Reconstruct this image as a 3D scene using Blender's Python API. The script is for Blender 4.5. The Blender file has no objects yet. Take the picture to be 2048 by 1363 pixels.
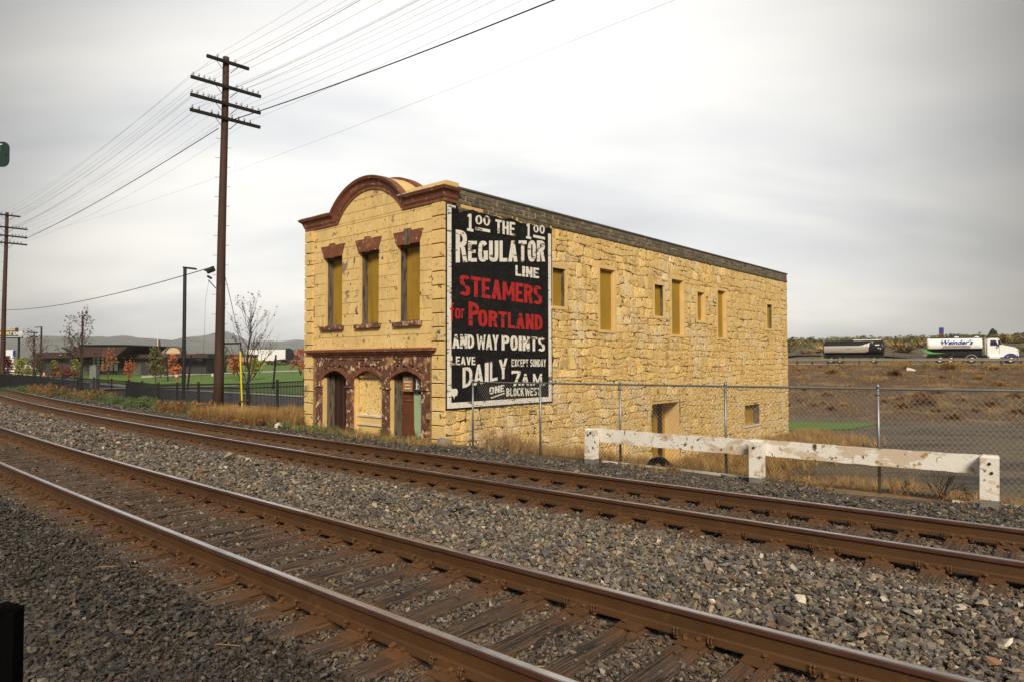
import bpy, bmesh, math, random
import numpy as np
from mathutils import Vector, Matrix, noise
R=random.Random(7); rng=np.random.default_rng(11)
S=bpy.context.scene; COL=S.collection
# ------------------------------------------------------------------ camera
F_PX,PIT,ROLL=1372.03,.0301,-.00235
EYE=Vector((0,0,1.85)); CX,CY=1024,681.5
cp,sp,cr,sr=math.cos(PIT),math.sin(PIT),math.cos(ROLL),math.sin(ROLL)
cam=bpy.data.cameras.new('camera'); camo=bpy.data.objects.new('camera',cam); COL.objects.link(camo)
cam.sensor_width=36; cam.lens=36*F_PX/2048; cam.clip_start=.05; cam.clip_end=30000
rt=Vector((cr,-sr*sp,sr*cp)); up=Vector((-sr,-cr*sp,cr*cp)); bk=rt.cross(up)
camo.matrix_world=Matrix(((rt.x,up.x,bk.x,0),(rt.y,up.y,bk.y,0),(rt.z,up.z,bk.z,1.85),(0,0,0,1)))
S.camera=camo
# ------------------------------------------------------------------ sky, sun, exposure
W=bpy.data.worlds.new('World'); S.world=W; W.use_nodes=True
def build_world():
    nt=W.node_tree; N=nt.nodes; L=nt.links; N.clear()
    out=N.new('ShaderNodeOutputWorld'); bg=N.new('ShaderNodeBackground'); L.new(bg.outputs[0],out.inputs[0])
    sky=N.new('ShaderNodeTexSky'); sky.sky_type='NISHITA'; sky.sun_disc=False
    sky.sun_elevation=math.radians(33); sky.sun_rotation=math.radians(176); sky.air_density=1.5; sky.dust_density=4
    tc=N.new('ShaderNodeTexCoord'); sx=N.new('ShaderNodeSeparateXYZ'); L.new(tc.outputs['Generated'],sx.inputs[0])
    def m(op,a,b=None,c=None,clamp=False):
        n=N.new('ShaderNodeMath'); n.operation=op; n.use_clamp=clamp
        for i,v in enumerate((a,b,c)):
            if v is None: continue
            if isinstance(v,(int,float)): n.inputs[i].default_value=v
            else: L.new(v,n.inputs[i])
        return n.outputs[0]
    z=m('MAXIMUM',sx.outputs[2],0.0); den=m('ADD',z,.30)
    u=m('DIVIDE',sx.outputs[0],den); v=m('DIVIDE',sx.outputs[1],den)
    cb=N.new('ShaderNodeCombineXYZ'); L.new(u,cb.inputs[0]); L.new(v,cb.inputs[1])
    mp=N.new('ShaderNodeMapping'); mp.inputs['Scale'].default_value=(.45,1.0,1); mp.inputs['Rotation'].default_value=(0,0,.35); mp.inputs['Location'].default_value=(2.1,.2,0)
    L.new(cb.outputs[0],mp.inputs[0])
    no=N.new('ShaderNodeTexNoise'); no.inputs['Scale'].default_value=1.7; no.inputs['Detail'].default_value=7; no.inputs['Roughness'].default_value=.52; no.inputs['Distortion'].default_value=.3
    L.new(mp.outputs[0],no.inputs['Vector'])
    # broad bright area where the cloud deck is thin
    dp=N.new('ShaderNodeVectorMath'); dp.operation='DOT_PRODUCT'; L.new(tc.outputs['Generated'],dp.inputs[0])
    g=Vector((-.03,1,.13)).normalized(); dp.inputs[1].default_value=g
    glow=N.new('ShaderNodeMapRange'); glow.interpolation_type='SMOOTHERSTEP'
    L.new(dp.outputs['Value'],glow.inputs[0])
    glow.inputs[1].default_value=.67; glow.inputs[2].default_value=1.0; glow.inputs[3].default_value=0; glow.inputs[4].default_value=1
    zb=m('POWER',z,1.6); zb=m('MULTIPLY_ADD',zb,1.5,1.0); zb=m('MULTIPLY',zb,SKY_BASE)
    a=m('MULTIPLY',glow.outputs[0],SKY_GLOW); a=m('ADD',a,zb)
    nn=m('SUBTRACT',no.outputs[0],.5); nn=m('MULTIPLY',nn,SKY_CONTRAST); nn=m('ADD',nn,1.0)
    # cumulus-like banks low on the horizon
    no2=N.new('ShaderNodeTexNoise'); no2.inputs['Scale'].default_value=7; no2.inputs['Detail'].default_value=6; no2.inputs['Roughness'].default_value=.5
    mp2=N.new('ShaderNodeMapping'); mp2.inputs['Scale'].default_value=(1,1,3.2); L.new(tc.outputs['Generated'],mp2.inputs[0]); L.new(mp2.outputs[0],no2.inputs['Vector'])
    lo=N.new('ShaderNodeMapRange'); lo.interpolation_type='SMOOTHSTEP'; L.new(z,lo.inputs[0]); lo.inputs[1].default_value=.0; lo.inputs[2].default_value=.2; lo.inputs[3].default_value=1; lo.inputs[4].default_value=0
    n2=m('SUBTRACT',no2.outputs[0],.5); n2=m('MULTIPLY',n2,.7); n2=m('MULTIPLY',n2,lo.outputs[0]); nn=m('ADD',nn,n2)
    lowd=m('MULTIPLY',lo.outputs[0],.06); nn=m('ADD',nn,lowd)
    a=m('MULTIPLY',a,nn)
    cr_=N.new('ShaderNodeValToRGB'); L.new(no.outputs[0],cr_.inputs[0])
    cr_.color_ramp.elements[0].position=.35; cr_.color_ramp.elements[0].color=(.95,.965,.985,1)
    cr_.color_ramp.elements[1].position=.62; cr_.color_ramp.elements[1].color=(1,.965,.90,1)
    vm=N.new('ShaderNodeVectorMath'); vm.operation='SCALE'; L.new(cr_.outputs[0],vm.inputs[0]); L.new(a,vm.inputs['Scale'])
    mx=N.new('ShaderNodeMix'); mx.data_type='RGBA'; mx.inputs[0].default_value=.95
    L.new(sky.outputs[0],mx.inputs[6]); L.new(vm.outputs[0],mx.inputs[7]); L.new(mx.outputs[2],bg.inputs[0]); bg.inputs[1].default_value=.05
SKY_BASE,SKY_GLOW,SKY_CONTRAST=1.25,7.0,1.2
build_world()
sun=bpy.data.lights.new('sun','SUN'); suno=bpy.data.objects.new('sun',sun); COL.objects.link(suno)
sun.energy=1.5; sun.angle=math.radians(16); sun.color=(1,.90,.76)
suno.rotation_euler=(math.radians(57),0,math.radians(4))
S.view_settings.view_transform='Standard'; S.view_settings.look='None'; S.view_settings.exposure=1.45; S.view_settings.gamma=1
S.view_settings.use_curve_mapping=False
S.render.engine='CYCLES'; S.render.resolution_x=1024; S.render.resolution_y=681
# ------------------------------------------------------------------ geometry of the place
def ray(px,py):
    a=(px-CX)/F_PX; b=-(py-CY)/F_PX
    x=a*cr-b*sr; u=a*sr+b*cr
    return Vector((x,cp-u*sp,sp+u*cp))
def at(px,py,Y):
    v=ray(px,py); return EYE+v*(Y/v.y)
TH,KC=.86701,.00139
CT,ST=math.cos(TH),math.sin(TH)
def curv(s): return KC*s*s if s<46 else KC*46*46+2*KC*46*(s-46)
def trk(s,d,z=0):
    D=d+curv(s); return Vector((D*CT-s*ST,D*ST+s*CT,z))
def tang(s):
    k=2*KC*min(s,46); v=Vector((k*CT-ST,k*ST+CT,0)); return v.normalized()
def sd(X,Y):
    s=-X*ST+Y*CT; return s, X*CT+Y*ST-curv(max(s,-30))
YAW=.72023; C0=Vector((-1.9334,19.6,0))
SDV=Vector((math.sin(YAW),math.cos(YAW),0)); FDV=Vector((-math.cos(YAW),math.sin(YAW),0))
FW,SL=7.12,27.4
def FU(px,py,o=0):
    v=ray(px,py); t=((C0+SDV*o-EYE).dot(SDV))/v.dot(SDV); P=EYE+v*t-C0; return P.dot(FDV),P.z
def SU(px,py,o=0):
    v=ray(px,py); t=((C0+FDV*o-EYE).dot(FDV))/v.dot(FDV); P=EYE+v*t-C0; return P.dot(SDV),P.z
def ip(x,pts):
    if x<=pts[0][0]: return pts[0][1]
    for (a,b),(c,d) in zip(pts,pts[1:]):
        if x<=c: return b+(d-b)*(x-a)/(c-a)
    return pts[-1][1]
def sstep(a,b,x):
    t=max(0,min(1,(x-a)/(b-a))); return t*t*(3-2*t)
def fence_top(s): return ip(s,[(20,1.22),(22,1.19),(24.2,1.1),(26.7,.99),(29.3,.93),(34.8,.79),(37.7,.72),(44,.79),(52,.88),(61,.93),(75,.95),(100,.95)])
def G(X,Y):
    s,d=sd(X,Y)
    if Y<-5 or s<-25: return -.45
    bed=ip(d,[(-1,-.5),(.6,-.36),(1.9,-.235),(2.55,-.232),(2.8,-.268),(5.3,-.268),(5.55,-.225),(7.15,-.225),(7.4,-.268),(9.95,-.268),(10.25,-.232),(10.4,-.232),(11.3,-.31),(12.4,-.42),(13.3,-.46)])
    if d<13.3: return bed
    fg=fence_top(s)-1.5 if s>20 else -.46
    zl=ip(d,[(13.3,-.46*.4+fg*.6),(13.8,fg),(17,-1.15),(20,-1.3)])
    pk=ip(Y,[(86,-1.3),(110,-.3),(150,.7),(185,1.4),(220,2.0),(600,3),(3000,0)])
    if Y>86: zl=pk
    if d<17: zl=zl
    zr=ip(d,[(13.3,-.46),(14.5,-.62),(17.4,-1.25),(22.7,-2.35),(27.5,-2.9)])
    q=X*.5+Y*.866
    hill=ip(q,[(62,-2.9),(66,-2.5),(98,1.3),(101,1.4),(118,1.4),(122,1.1),(150,3.3),(190,5.2),(300,8.8),(430,12.9),(470,13.2),(700,8),(3000,0)])
    if q>62: zr=max(zr,hill)
    if q>63 and not 99<q<119: zr+= (noise.noise(Vector((X*.09,Y*.09,0)))*.35+noise.noise(Vector((X*.3,Y*.3,2)))*.1)*sstep(63,70,q)*(1 if q<99 else 2.5)
    w=sstep(-.27,-.115,X/max(Y,1))
    return zl*(1-w)+zr*w
# ------------------------------------------------------------------ node materials
def newmat(name):
    m=bpy.data.materials.new(name); m.use_nodes=True; return m,m.node_tree.nodes,m.node_tree.links,m.node_tree.nodes['Principled BSDF']
def C4(c): return (c[0],c[1],c[2],1)
def noise_node(N,L,scale,detail=5,rough=.6,dist=0,vec=None,coord='world',stretch=None):
    if vec is None:
        if coord=='world': g=N.new('ShaderNodeNewGeometry'); vec=g.outputs['Position']
        else: g=N.new('ShaderNodeTexCoord'); vec=g.outputs['Object']
    if stretch:
        mp=N.new('ShaderNodeMapping'); mp.inputs['Scale'].default_value=stretch; L.new(vec,mp.inputs[0]); vec=mp.outputs[0]
    n=N.new('ShaderNodeTexNoise'); n.inputs['Scale'].default_value=scale; n.inputs['Detail'].default_value=detail
    n.inputs['Roughness'].default_value=rough; n.inputs['Distortion'].default_value=dist; L.new(vec,n.inputs['Vector']); return n.outputs[0]
def ramp(N,L,src,a,b,ca=(0,0,0),cb=(1,1,1)):
    r=N.new('ShaderNodeValToRGB'); L.new(src,r.inputs[0]); e=r.color_ramp.elements
    e[0].position=a; e[0].color=C4(ca); e[1].position=b; e[1].color=C4(cb); return r.outputs[0]
def mix(N,L,f,a,b,mode='MIX'):
    n=N.new('ShaderNodeMix'); n.data_type='RGBA'; n.blend_type=mode
    for i,v in ((0,f),(6,a),(7,b)):
        if isinstance(v,(int,float)): n.inputs[i].default_value=v
        elif isinstance(v,tuple): n.inputs[i].default_value=C4(v)
        else: L.new(v,n.inputs[i])
    return n.outputs[2]
def bump(N,L,B,h,st,dist=.02):
    b=N.new('ShaderNodeBump'); b.inputs['Strength'].default_value=st; b.inputs['Distance'].default_value=dist
    L.new(h,b.inputs['Height']); L.new(b.outputs[0],B.inputs['Normal'])
def mat(name,c1,c2=None,scale=3,rough=.8,metal=0,layers=(),bmp=0,bscale=20,bdist=.02,coord='world',stretch=None,rand=0,spec=None):
    """c1..c2 broad noise; layers: (colour, scale, lo, hi, stretch) patches of another colour where noise exceeds lo..hi"""
    m,N,L,B=newmat(name)
    col=c1
    if c2 is not None: col=mix(N,L,ramp(N,L,noise_node(N,L,scale,coord=coord,stretch=stretch),.3,.7),c1,c2)
    for ly in layers:
        c,sc,lo,hi=ly[:4]; stt=ly[4] if len(ly)>4 else None
        col=mix(N,L,ramp(N,L,noise_node(N,L,sc,6,.65,.2,coord=coord,stretch=stt),lo,hi),col,c)
    if rand:
        oi=N.new('ShaderNodeObjectInfo'); mr=N.new('ShaderNodeMapRange'); L.new(oi.outputs['Random'],mr.inputs[0]); mr.inputs[3].default_value=1-rand; mr.inputs[4].default_value=1+rand
        hs=N.new('ShaderNodeHueSaturation'); L.new(mr.outputs[0],hs.inputs['Value'])
        if isinstance(col,tuple): hs.inputs['Color'].default_value=C4(col)
        else: L.new(col,hs.inputs['Color'])
        col=hs.outputs[0]
    if isinstance(col,tuple): B.inputs['Base Color'].default_value=C4(col)
    else: L.new(col,B.inputs['Base Color'])
    B.inputs['Roughness'].default_value=rough; B.inputs['Metallic'].default_value=metal
    if spec is not None: B.inputs['Specular IOR Level'].default_value=spec
    if bmp: bump(N,L,B,noise_node(N,L,bscale,6,.65,coord=coord,stretch=stretch),bmp,bdist)
    return m
YEL=(.66,.455,.185); YEL2=(.56,.36,.13)
M={}
M['stone']=mat('painted stone',(.84,.60,.235),(.72,.49,.17),1.1,.85,layers=[((.42,.22,.09),1.3,.59,.74),((.80,.63,.36),.8,.50,.62),((.60,.36,.13),2.6,.57,.64),((.07,.04,.018),17,.57,.63),((.09,.055,.03),5,.62,.665)],bmp=.9,bscale=14,bdist=.03,rand=.16)
M['joint']=mat('old mortar joint',(.16,.09,.04),(.07,.04,.02),4,.95,layers=[((.66,.45,.17),2.2,.42,.50)],bmp=.6,bscale=30)
M['block']=mat('painted ashlar',(.80,.565,.23),(.70,.485,.18),1.5,.8,layers=[((.82,.65,.36),2.2,.55,.75),((.10,.06,.03),13,.615,.65),((.13,.08,.04),4,.62,.64),((.30,.21,.13),1.3,.63,.65),((.22,.15,.09),2.1,.68,.72),((.40,.25,.1),3,.58,.8,(1,1,.35))],bmp=.35,bscale=25,rand=.05)
M['bjoint']=mat('ashlar joint',(.34,.22,.09),(.14,.085,.04),5,.9)
M['render']=mat('plain yellow render',(.76,.53,.21),(.66,.45,.17),2,.85,layers=[((.12,.07,.035),9,.66,.69)],bmp=.4,bscale=22)
M['brick']=mat('weathered parapet block',(.105,.085,.055),(.165,.13,.085),3,.9,layers=[((.30,.235,.15),2.4,.6,.66)],bmp=.6,bscale=30,rand=.28)
M['mortar']=mat('white mortar',(.80,.72,.56),(.60,.52,.38),4,.9,layers=[((.15,.12,.09),5,.56,.62)])
M['terra']=mat('brown red paint',(.225,.08,.038),(.16,.055,.027),2.5,.6,layers=[((.34,.17,.09),2.5,.56,.7,(1,1,2)),((.62,.5,.36),9,.63,.65),((.08,.03,.02),4,.58,.7)],bmp=.2,bscale=20)
M['terraold']=mat('flaking brown paint',(.16,.07,.04),(.115,.046,.026),4,.75,layers=[((.40,.20,.09),3,.54,.60),((.62,.50,.33),6,.575,.60),((.03,.017,.012),8,.58,.62)],bmp=.6,bscale=26)
M['oldwood']=mat('grey weathered wood',(.10,.075,.05),(.20,.155,.10),6,.9,layers=[((.035,.025,.018),14,.5,.6,(1,1,.15))],bmp=.8,bscale=20,stretch=(1,1,.12))
M['olive']=mat('mustard board',(.38,.225,.018),(.31,.18,.014),1.2,.65,layers=[((.5,.36,.12),22,.66,.68),((.20,.12,.012),3,.55,.7,(1,1,.12)),((.12,.07,.02),16,.64,.66)],bmp=.15,bscale=30)
M['darkdoor']=mat('dark brown boards',(.022,.009,.006),(.032,.013,.008),4,.7,layers=[((.16,.09,.05),30,.72,.75)],bmp=.2,stretch=(1,1,.2))
M['browndoor']=mat('brown painted door',(.15,.05,.02),(.11,.035,.015),2,.6,layers=[((.42,.2,.08),14,.67,.7)],bmp=.2)
M['tansign']=mat('tan sign board',(.38,.19,.05),rough=.5)
M['purple']=mat('dark plum sign board',(.045,.018,.022),rough=.4)
M['mint']=mat('pale green flaking board',(.36,.47,.27),(.31,.42,.24),3,.7,layers=[((.03,.02,.015),8,.665,.68)])
M['white']=mat('white letters',(.86,.82,.72),(.74,.70,.61),4,.75,layers=[((.2,.17,.13),26,.60,.66),((.16,.13,.10),2.6,.585,.60,(.8,.8,3.6))],bmp=.5,bscale=14)
M['black']=mat('black sign paint',(.008,.008,.008),(.016,.015,.015),2.2,.9,layers=[((.045,.042,.039),15,.58,.68),((.06,.055,.05),2.6,.585,.60,(.8,.8,3.6)),((.001,.001,.001),2.6,.60,.62,(.8,.8,3.6))],bmp=1.0,bscale=7,bdist=.05,spec=.15)
M['red']=mat('red sign paint',(.50,.018,.015),(.36,.014,.012),5,.7,layers=[((.1,.02,.02),22,.59,.66),((.06,.01,.01),2.6,.585,.60,(.8,.8,3.6))],bmp=.5,bscale=14)
M['roof']=mat('roof membrane',(.08,.08,.08),rough=.9)
M['flash']=mat('metal flashing',(.10,.10,.095),(.16,.155,.14),4,.5,.3)
M['rust']=mat('rusted rail steel',(.098,.043,.012),(.068,.030,.009),2.2,.62,.15,layers=[((.13,.06,.018),6,.58,.72),((.06,.03,.015),3,.62,.75)],bmp=.12,bscale=60,bdist=.004)
M['plate']=mat('rusted tie plate',(.135,.06,.018),(.10,.044,.014),5,.75,.1,layers=[((.09,.04,.02),14,.58,.68)],bmp=.25,bscale=70,bdist=.004,rand=.2)
m,N,L,B=newmat('polished rail head'); M['shine']=m
L.new(mix(N,L,ramp(N,L,noise_node(N,L,3,4),.35,.7),(.50,.47,.45),(.33,.28,.25)),B.inputs['Base Color']); B.inputs['Metallic'].default_value=.85; B.inputs['Roughness'].default_value=.24
M['headside']=mat('worn rail head side',(.13,.065,.045),(.09,.04,.025),5,.42,.4)
def wood_tie():
    m,N,L,B=newmat('creosoted sleeper'); g=N.new('ShaderNodeTexCoord')
    v=g.outputs['Object']; oi=N.new('ShaderNodeObjectInfo')
    ad=N.new('ShaderNodeVectorMath'); ad.operation='ADD'; L.new(v,ad.inputs[0])
    sc=N.new('ShaderNodeVectorMath'); sc.operation='SCALE'; sc.inputs[0].default_value=(17,31,5); L.new(oi.outputs['Random'],sc.inputs['Scale']); L.new(sc.outputs[0],ad.inputs[1]); v=ad.outputs[0]
    base=mix(N,L,ramp(N,L,noise_node(N,L,2.5,5,vec=v,stretch=(.5,6,6)),.3,.7),(.070,.040,.022),(.145,.088,.050))
    base=mix(N,L,ramp(N,L,noise_node(N,L,3,6,.7,vec=v,stretch=(.35,16,16)),.55,.68),base,(.31,.21,.13))
    base=mix(N,L,ramp(N,L,noise_node(N,L,5,6,.7,vec=v,stretch=(.25,14,14)),.47,.38),(.014,.009,.006),base)
    sx=N.new('ShaderNodeSeparateXYZ'); L.new(g.outputs['Object'],sx.inputs[0])
    ab=N.new('ShaderNodeMath'); ab.operation='ABSOLUTE'; L.new(sx.outputs[0],ab.inputs[0])
    sb=N.new('ShaderNodeMath'); sb.operation='SUBTRACT'; L.new(ab.outputs[0],sb.inputs[0]); sb.inputs[1].default_value=.72
    a2=N.new('ShaderNodeMath'); a2.operation='ABSOLUTE'; L.new(sb.outputs[0],a2.inputs[0])
    mr=N.new('ShaderNodeMapRange'); L.new(a2.outputs[0],mr.inputs[0]); mr.inputs[1].default_value=.16; mr.inputs[2].default_value=.5; mr.inputs[3].default_value=.62; mr.inputs[4].default_value=0
    base=mix(N,L,mr.outputs[0],base,(.17,.07,.02))
    L.new(base,B.inputs['Base Color']); B.inputs['Roughness'].default_value=.85
    bump(N,L,B,noise_node(N,L,5,7,.75,vec=v,stretch=(.3,12,12)),1,.03); return m
M['tie']=wood_tie()
def rockmat():
    m,N,L,B=newmat('ballast stone'); oi=N.new('ShaderNodeObjectInfo')
    r=N.new('ShaderNodeValToRGB'); L.new(oi.outputs['Random'],r.inputs[0]); cr2=r.color_ramp
    cols=[(0,(.055,.049,.042)),(.22,(.115,.096,.075)),(.42,(.082,.078,.070)),(.58,(.19,.150,.095)),(.71,(.135,.125,.105)),(.84,(.26,.205,.135)),(.93,(.15,.08,.045)),(.975,(.42,.37,.29)),(1,(.52,.47,.39))]
    cr2.elements[0].position=0; cr2.elements[0].color=C4(cols[0][1]); cr2.elements[1].position=1; cr2.elements[1].color=C4(cols[-1][1])
    for p,c in cols[1:-1]: e=cr2.elements.new(p); e.color=C4(c)
    cr2.interpolation='CONSTANT'
    nz=ramp(N,L,noise_node(N,L,25,4,coord='object'),.3,.75,(.6,.6,.6),(1.15,1.13,1.1))
    c=mix(N,L,1.0,r.outputs[0],nz,'MULTIPLY')
    at_=N.new('ShaderNodeAttribute'); at_.attribute_type='INSTANCER'; at_.attribute_name='rust'
    c=mix(N,L,at_.outputs['Fac'],c,(.135,.068,.028))
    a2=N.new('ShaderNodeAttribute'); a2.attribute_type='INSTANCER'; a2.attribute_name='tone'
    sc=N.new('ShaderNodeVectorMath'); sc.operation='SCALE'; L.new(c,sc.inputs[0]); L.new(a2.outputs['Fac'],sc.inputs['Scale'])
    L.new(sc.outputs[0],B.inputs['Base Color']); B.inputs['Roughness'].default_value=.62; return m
M['rock']=rockmat()
def bedmat():
    m,N,L,B=newmat('ballast bed'); g=N.new('ShaderNodeNewGeometry')
    v=N.new('ShaderNodeTexVoronoi'); v.inputs['Scale'].default_value=20; L.new(g.outputs['Position'],v.inputs['Vector'])
    c=mix(N,L,.5,(.085,.07,.055),v.outputs['Color'],'MULTIPLY')
    c=mix(N,L,ramp(N,L,noise_node(N,L,.25,5),.4,.65),c,(.12,.088,.06))
    L.new(c,B.inputs['Base Color']); B.inputs['Roughness'].default_value=.9
    bump(N,L,B,v.outputs['Distance'],1,.04); return m
M['bed']=bedmat()
M['ground']=mat('dry earth and scrub',(.082,.047,.022),(.135,.082,.038),.12,.95,layers=[((.24,.145,.055),.25,.53,.6),((.06,.075,.028),.4,.62,.66),((.24,.17,.08),1.3,.58,.68),((.05,.035,.025),.9,.62,.7)],bmp=.8,bscale=2,bdist=.2)
M['farland']=mat('far scrub slope',(.14,.105,.06),(.10,.085,.045),.02,.95,layers=[((.20,.155,.06),.06,.55,.65),((.055,.05,.04),.03,.6,.65)],bmp=.6,bscale=.5,bdist=.5)
M['asphalt']=mat('cracked asphalt',(.088,.064,.036),(.13,.098,.056),.25,.9,layers=[((.04,.032,.022),.5,.54,.58,(.3,1.6,1)),((.19,.155,.105),1.2,.58,.7,(.25,1.5,1)),((.035,.028,.02),1.3,.60,.63,(.15,2.2,1))],bmp=.3,bscale=12)
M['road']=mat('road asphalt',(.05,.047,.045),(.065,.06,.056),.3,.85)
M['concrete']=mat('pale concrete',(.48,.45,.38),(.40,.37,.31),.8,.85)
M['hwy']=mat('highway concrete',(.40,.34,.25),(.34,.29,.22),.5,.85)
M['lawn']=mat('mown lawn',(.075,.150,.010),(.11,.19,.014),.12,.9,layers=[((.10,.16,.025),.5,.6,.7)],bmp=.6,bscale=6,bdist=.1)
M['gpole']=mat('creosoted pole',(.075,.032,.016),(.035,.016,.010),2,.8,layers=[((.15,.07,.03),7,.6,.72,(1,1,.1))],bmp=.5,bscale=15,stretch=(1,1,.1))
M['arm']=mat('black crossarm',(.012,.008,.006),rough=.85)
M['tar']=mat('tarred black post',(.002,.002,.002),rough=1,spec=.05)
M['blackmetal']=mat('black painted metal',(.008,.008,.009),rough=.45)
M['galv']=mat('galvanised steel',(.30,.31,.31),(.22,.23,.23),8,.45,.7)
M['zinc']=mat('chain link wire',(.42,.40,.36),rough=.5,metal=.5)
M['glassins']=mat('dark glass insulator',(.02,.025,.025),rough=.2)
M['yellow']=mat('yellow plastic guard',(.75,.62,.02),rough=.5)
M['guard']=mat('flaking white paint',(.80,.76,.68),(.72,.67,.58),3,.7,layers=[((.58,.47,.35),1.4,.50,.54,(1,1,1.8)),((.36,.22,.06),6,.62,.64),((.06,.04,.025),10,.61,.63)],bmp=.35,bscale=20)
M['guardc']=mat('bare grey post base',(.22,.20,.17),(.16,.14,.12),5,.9)
M['rusty']=mat('weathered steel guardrail',(.32,.26,.19),(.25,.2,.14),3,.6,.3)
M['brownpost']=mat('brown timber post',(.06,.032,.02),rough=.9)
M['tyre']=mat('black rubber',(.012,.012,.013),(.02,.02,.02),8,.7)
M['greensign']=mat('dark green sign',(.002,.022,.018),rough=.5)
M['tankwhite']=mat('white tank paint',(.85,.85,.83),rough=.35)
M['steel']=mat('brushed aluminium tank',(.62,.58,.50),rough=.38,metal=.6)
M['tankblack']=mat('black tank paint',(.012,.012,.014),rough=.3)
M['blue']=mat('blue paint',(.015,.03,.28),rough=.4)
M['vgreen']=mat('green paint',(.10,.36,.07),rough=.4)
M['glass']=mat('dark window glass',(.02,.025,.03),rough=.08)
M['reflpaint']=mat('pale glass with painted reflection',(.85,.87,.82),rough=.3)  # flat pale colour stands in for the bright reflection in the panes
M['pavroof']=mat('dark brown roof cladding',(.045,.022,.016),rough=.7)
M['pavroofl']=mat('pale roof soffit battens',(.38,.34,.28),rough=.7)
M['pavwall']=mat('olive grey wall panels',(.105,.10,.08),(.08,.075,.06),1,.8)
M['pavdark']=mat('dark grey wall panels',(.03,.028,.028),rough=.7)
M['tanbrick']=mat('tan stucco',(.38,.26,.17),(.32,.21,.14),.6,.85)
M['tancap']=mat('brown coping',(.16,.07,.045),rough=.8)
M['cream']=mat('cream stucco',(.55,.42,.27),rough=.8)
M['trailer']=mat('white ribbed trailer',(.74,.74,.72),rough=.5)
M['bark']=mat('dark bark',(.045,.028,.02),(.07,.045,.03),6,.9)
M['leafdry']=mat('brown leaves',(.10,.04,.018),(.15,.07,.025),2,.8)
M['leaforange']=mat('orange autumn leaves',(.55,.19,.06),(.42,.10,.035),1.5,.75)
M['leafred']=mat('dark red autumn leaves',(.20,.03,.022),(.12,.02,.02),1.5,.75)
M['leafyellow']=mat('yellow green leaves',(.33,.29,.03),(.20,.22,.03),1.5,.75)
M['leafolive']=mat('olive leaves',(.10,.105,.03),(.16,.13,.04),1.5,.8)
M['leafdark']=mat('dark green leaves',(.035,.05,.02),(.06,.07,.025),1.5,.8)
M['grassgreen']=mat('weed green',(.075,.115,.032),(.12,.16,.05),1.5,.8,rand=.3)
M['grassdry']=mat('dry straw',(.42,.27,.095),(.33,.18,.055),1.2,.85,rand=.25)
M['grassbrown']=mat('russet weed',(.21,.10,.035),(.27,.14,.05),1.2,.85,rand=.3)
M['mount']=mat('far hillside',(.13,.13,.11),(.10,.11,.085),.002,.95,layers=[((.05,.06,.05),.004,.55,.62),((.20,.18,.13),.003,.58,.68)])
M['boardred']=mat('billboard maroon',(.12,.022,.02),rough=.5)
M['boardgreen']=mat('billboard dark green',(.02,.09,.05),rough=.5)
M['boardyellow']=mat('billboard yellow',(.62,.48,.05),rough=.5)
M['whitepaint']=mat('white print',(.8,.8,.78),rough=.5)
M['cone']=mat('orange cone',(.75,.12,.02),rough=.5)
M['cabinet']=mat('grey green cabinet',(.16,.18,.14),rough=.5)
M['paleboard']=mat('white painted board',(.70,.66,.58),(.5,.45,.38),5,.8)
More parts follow.
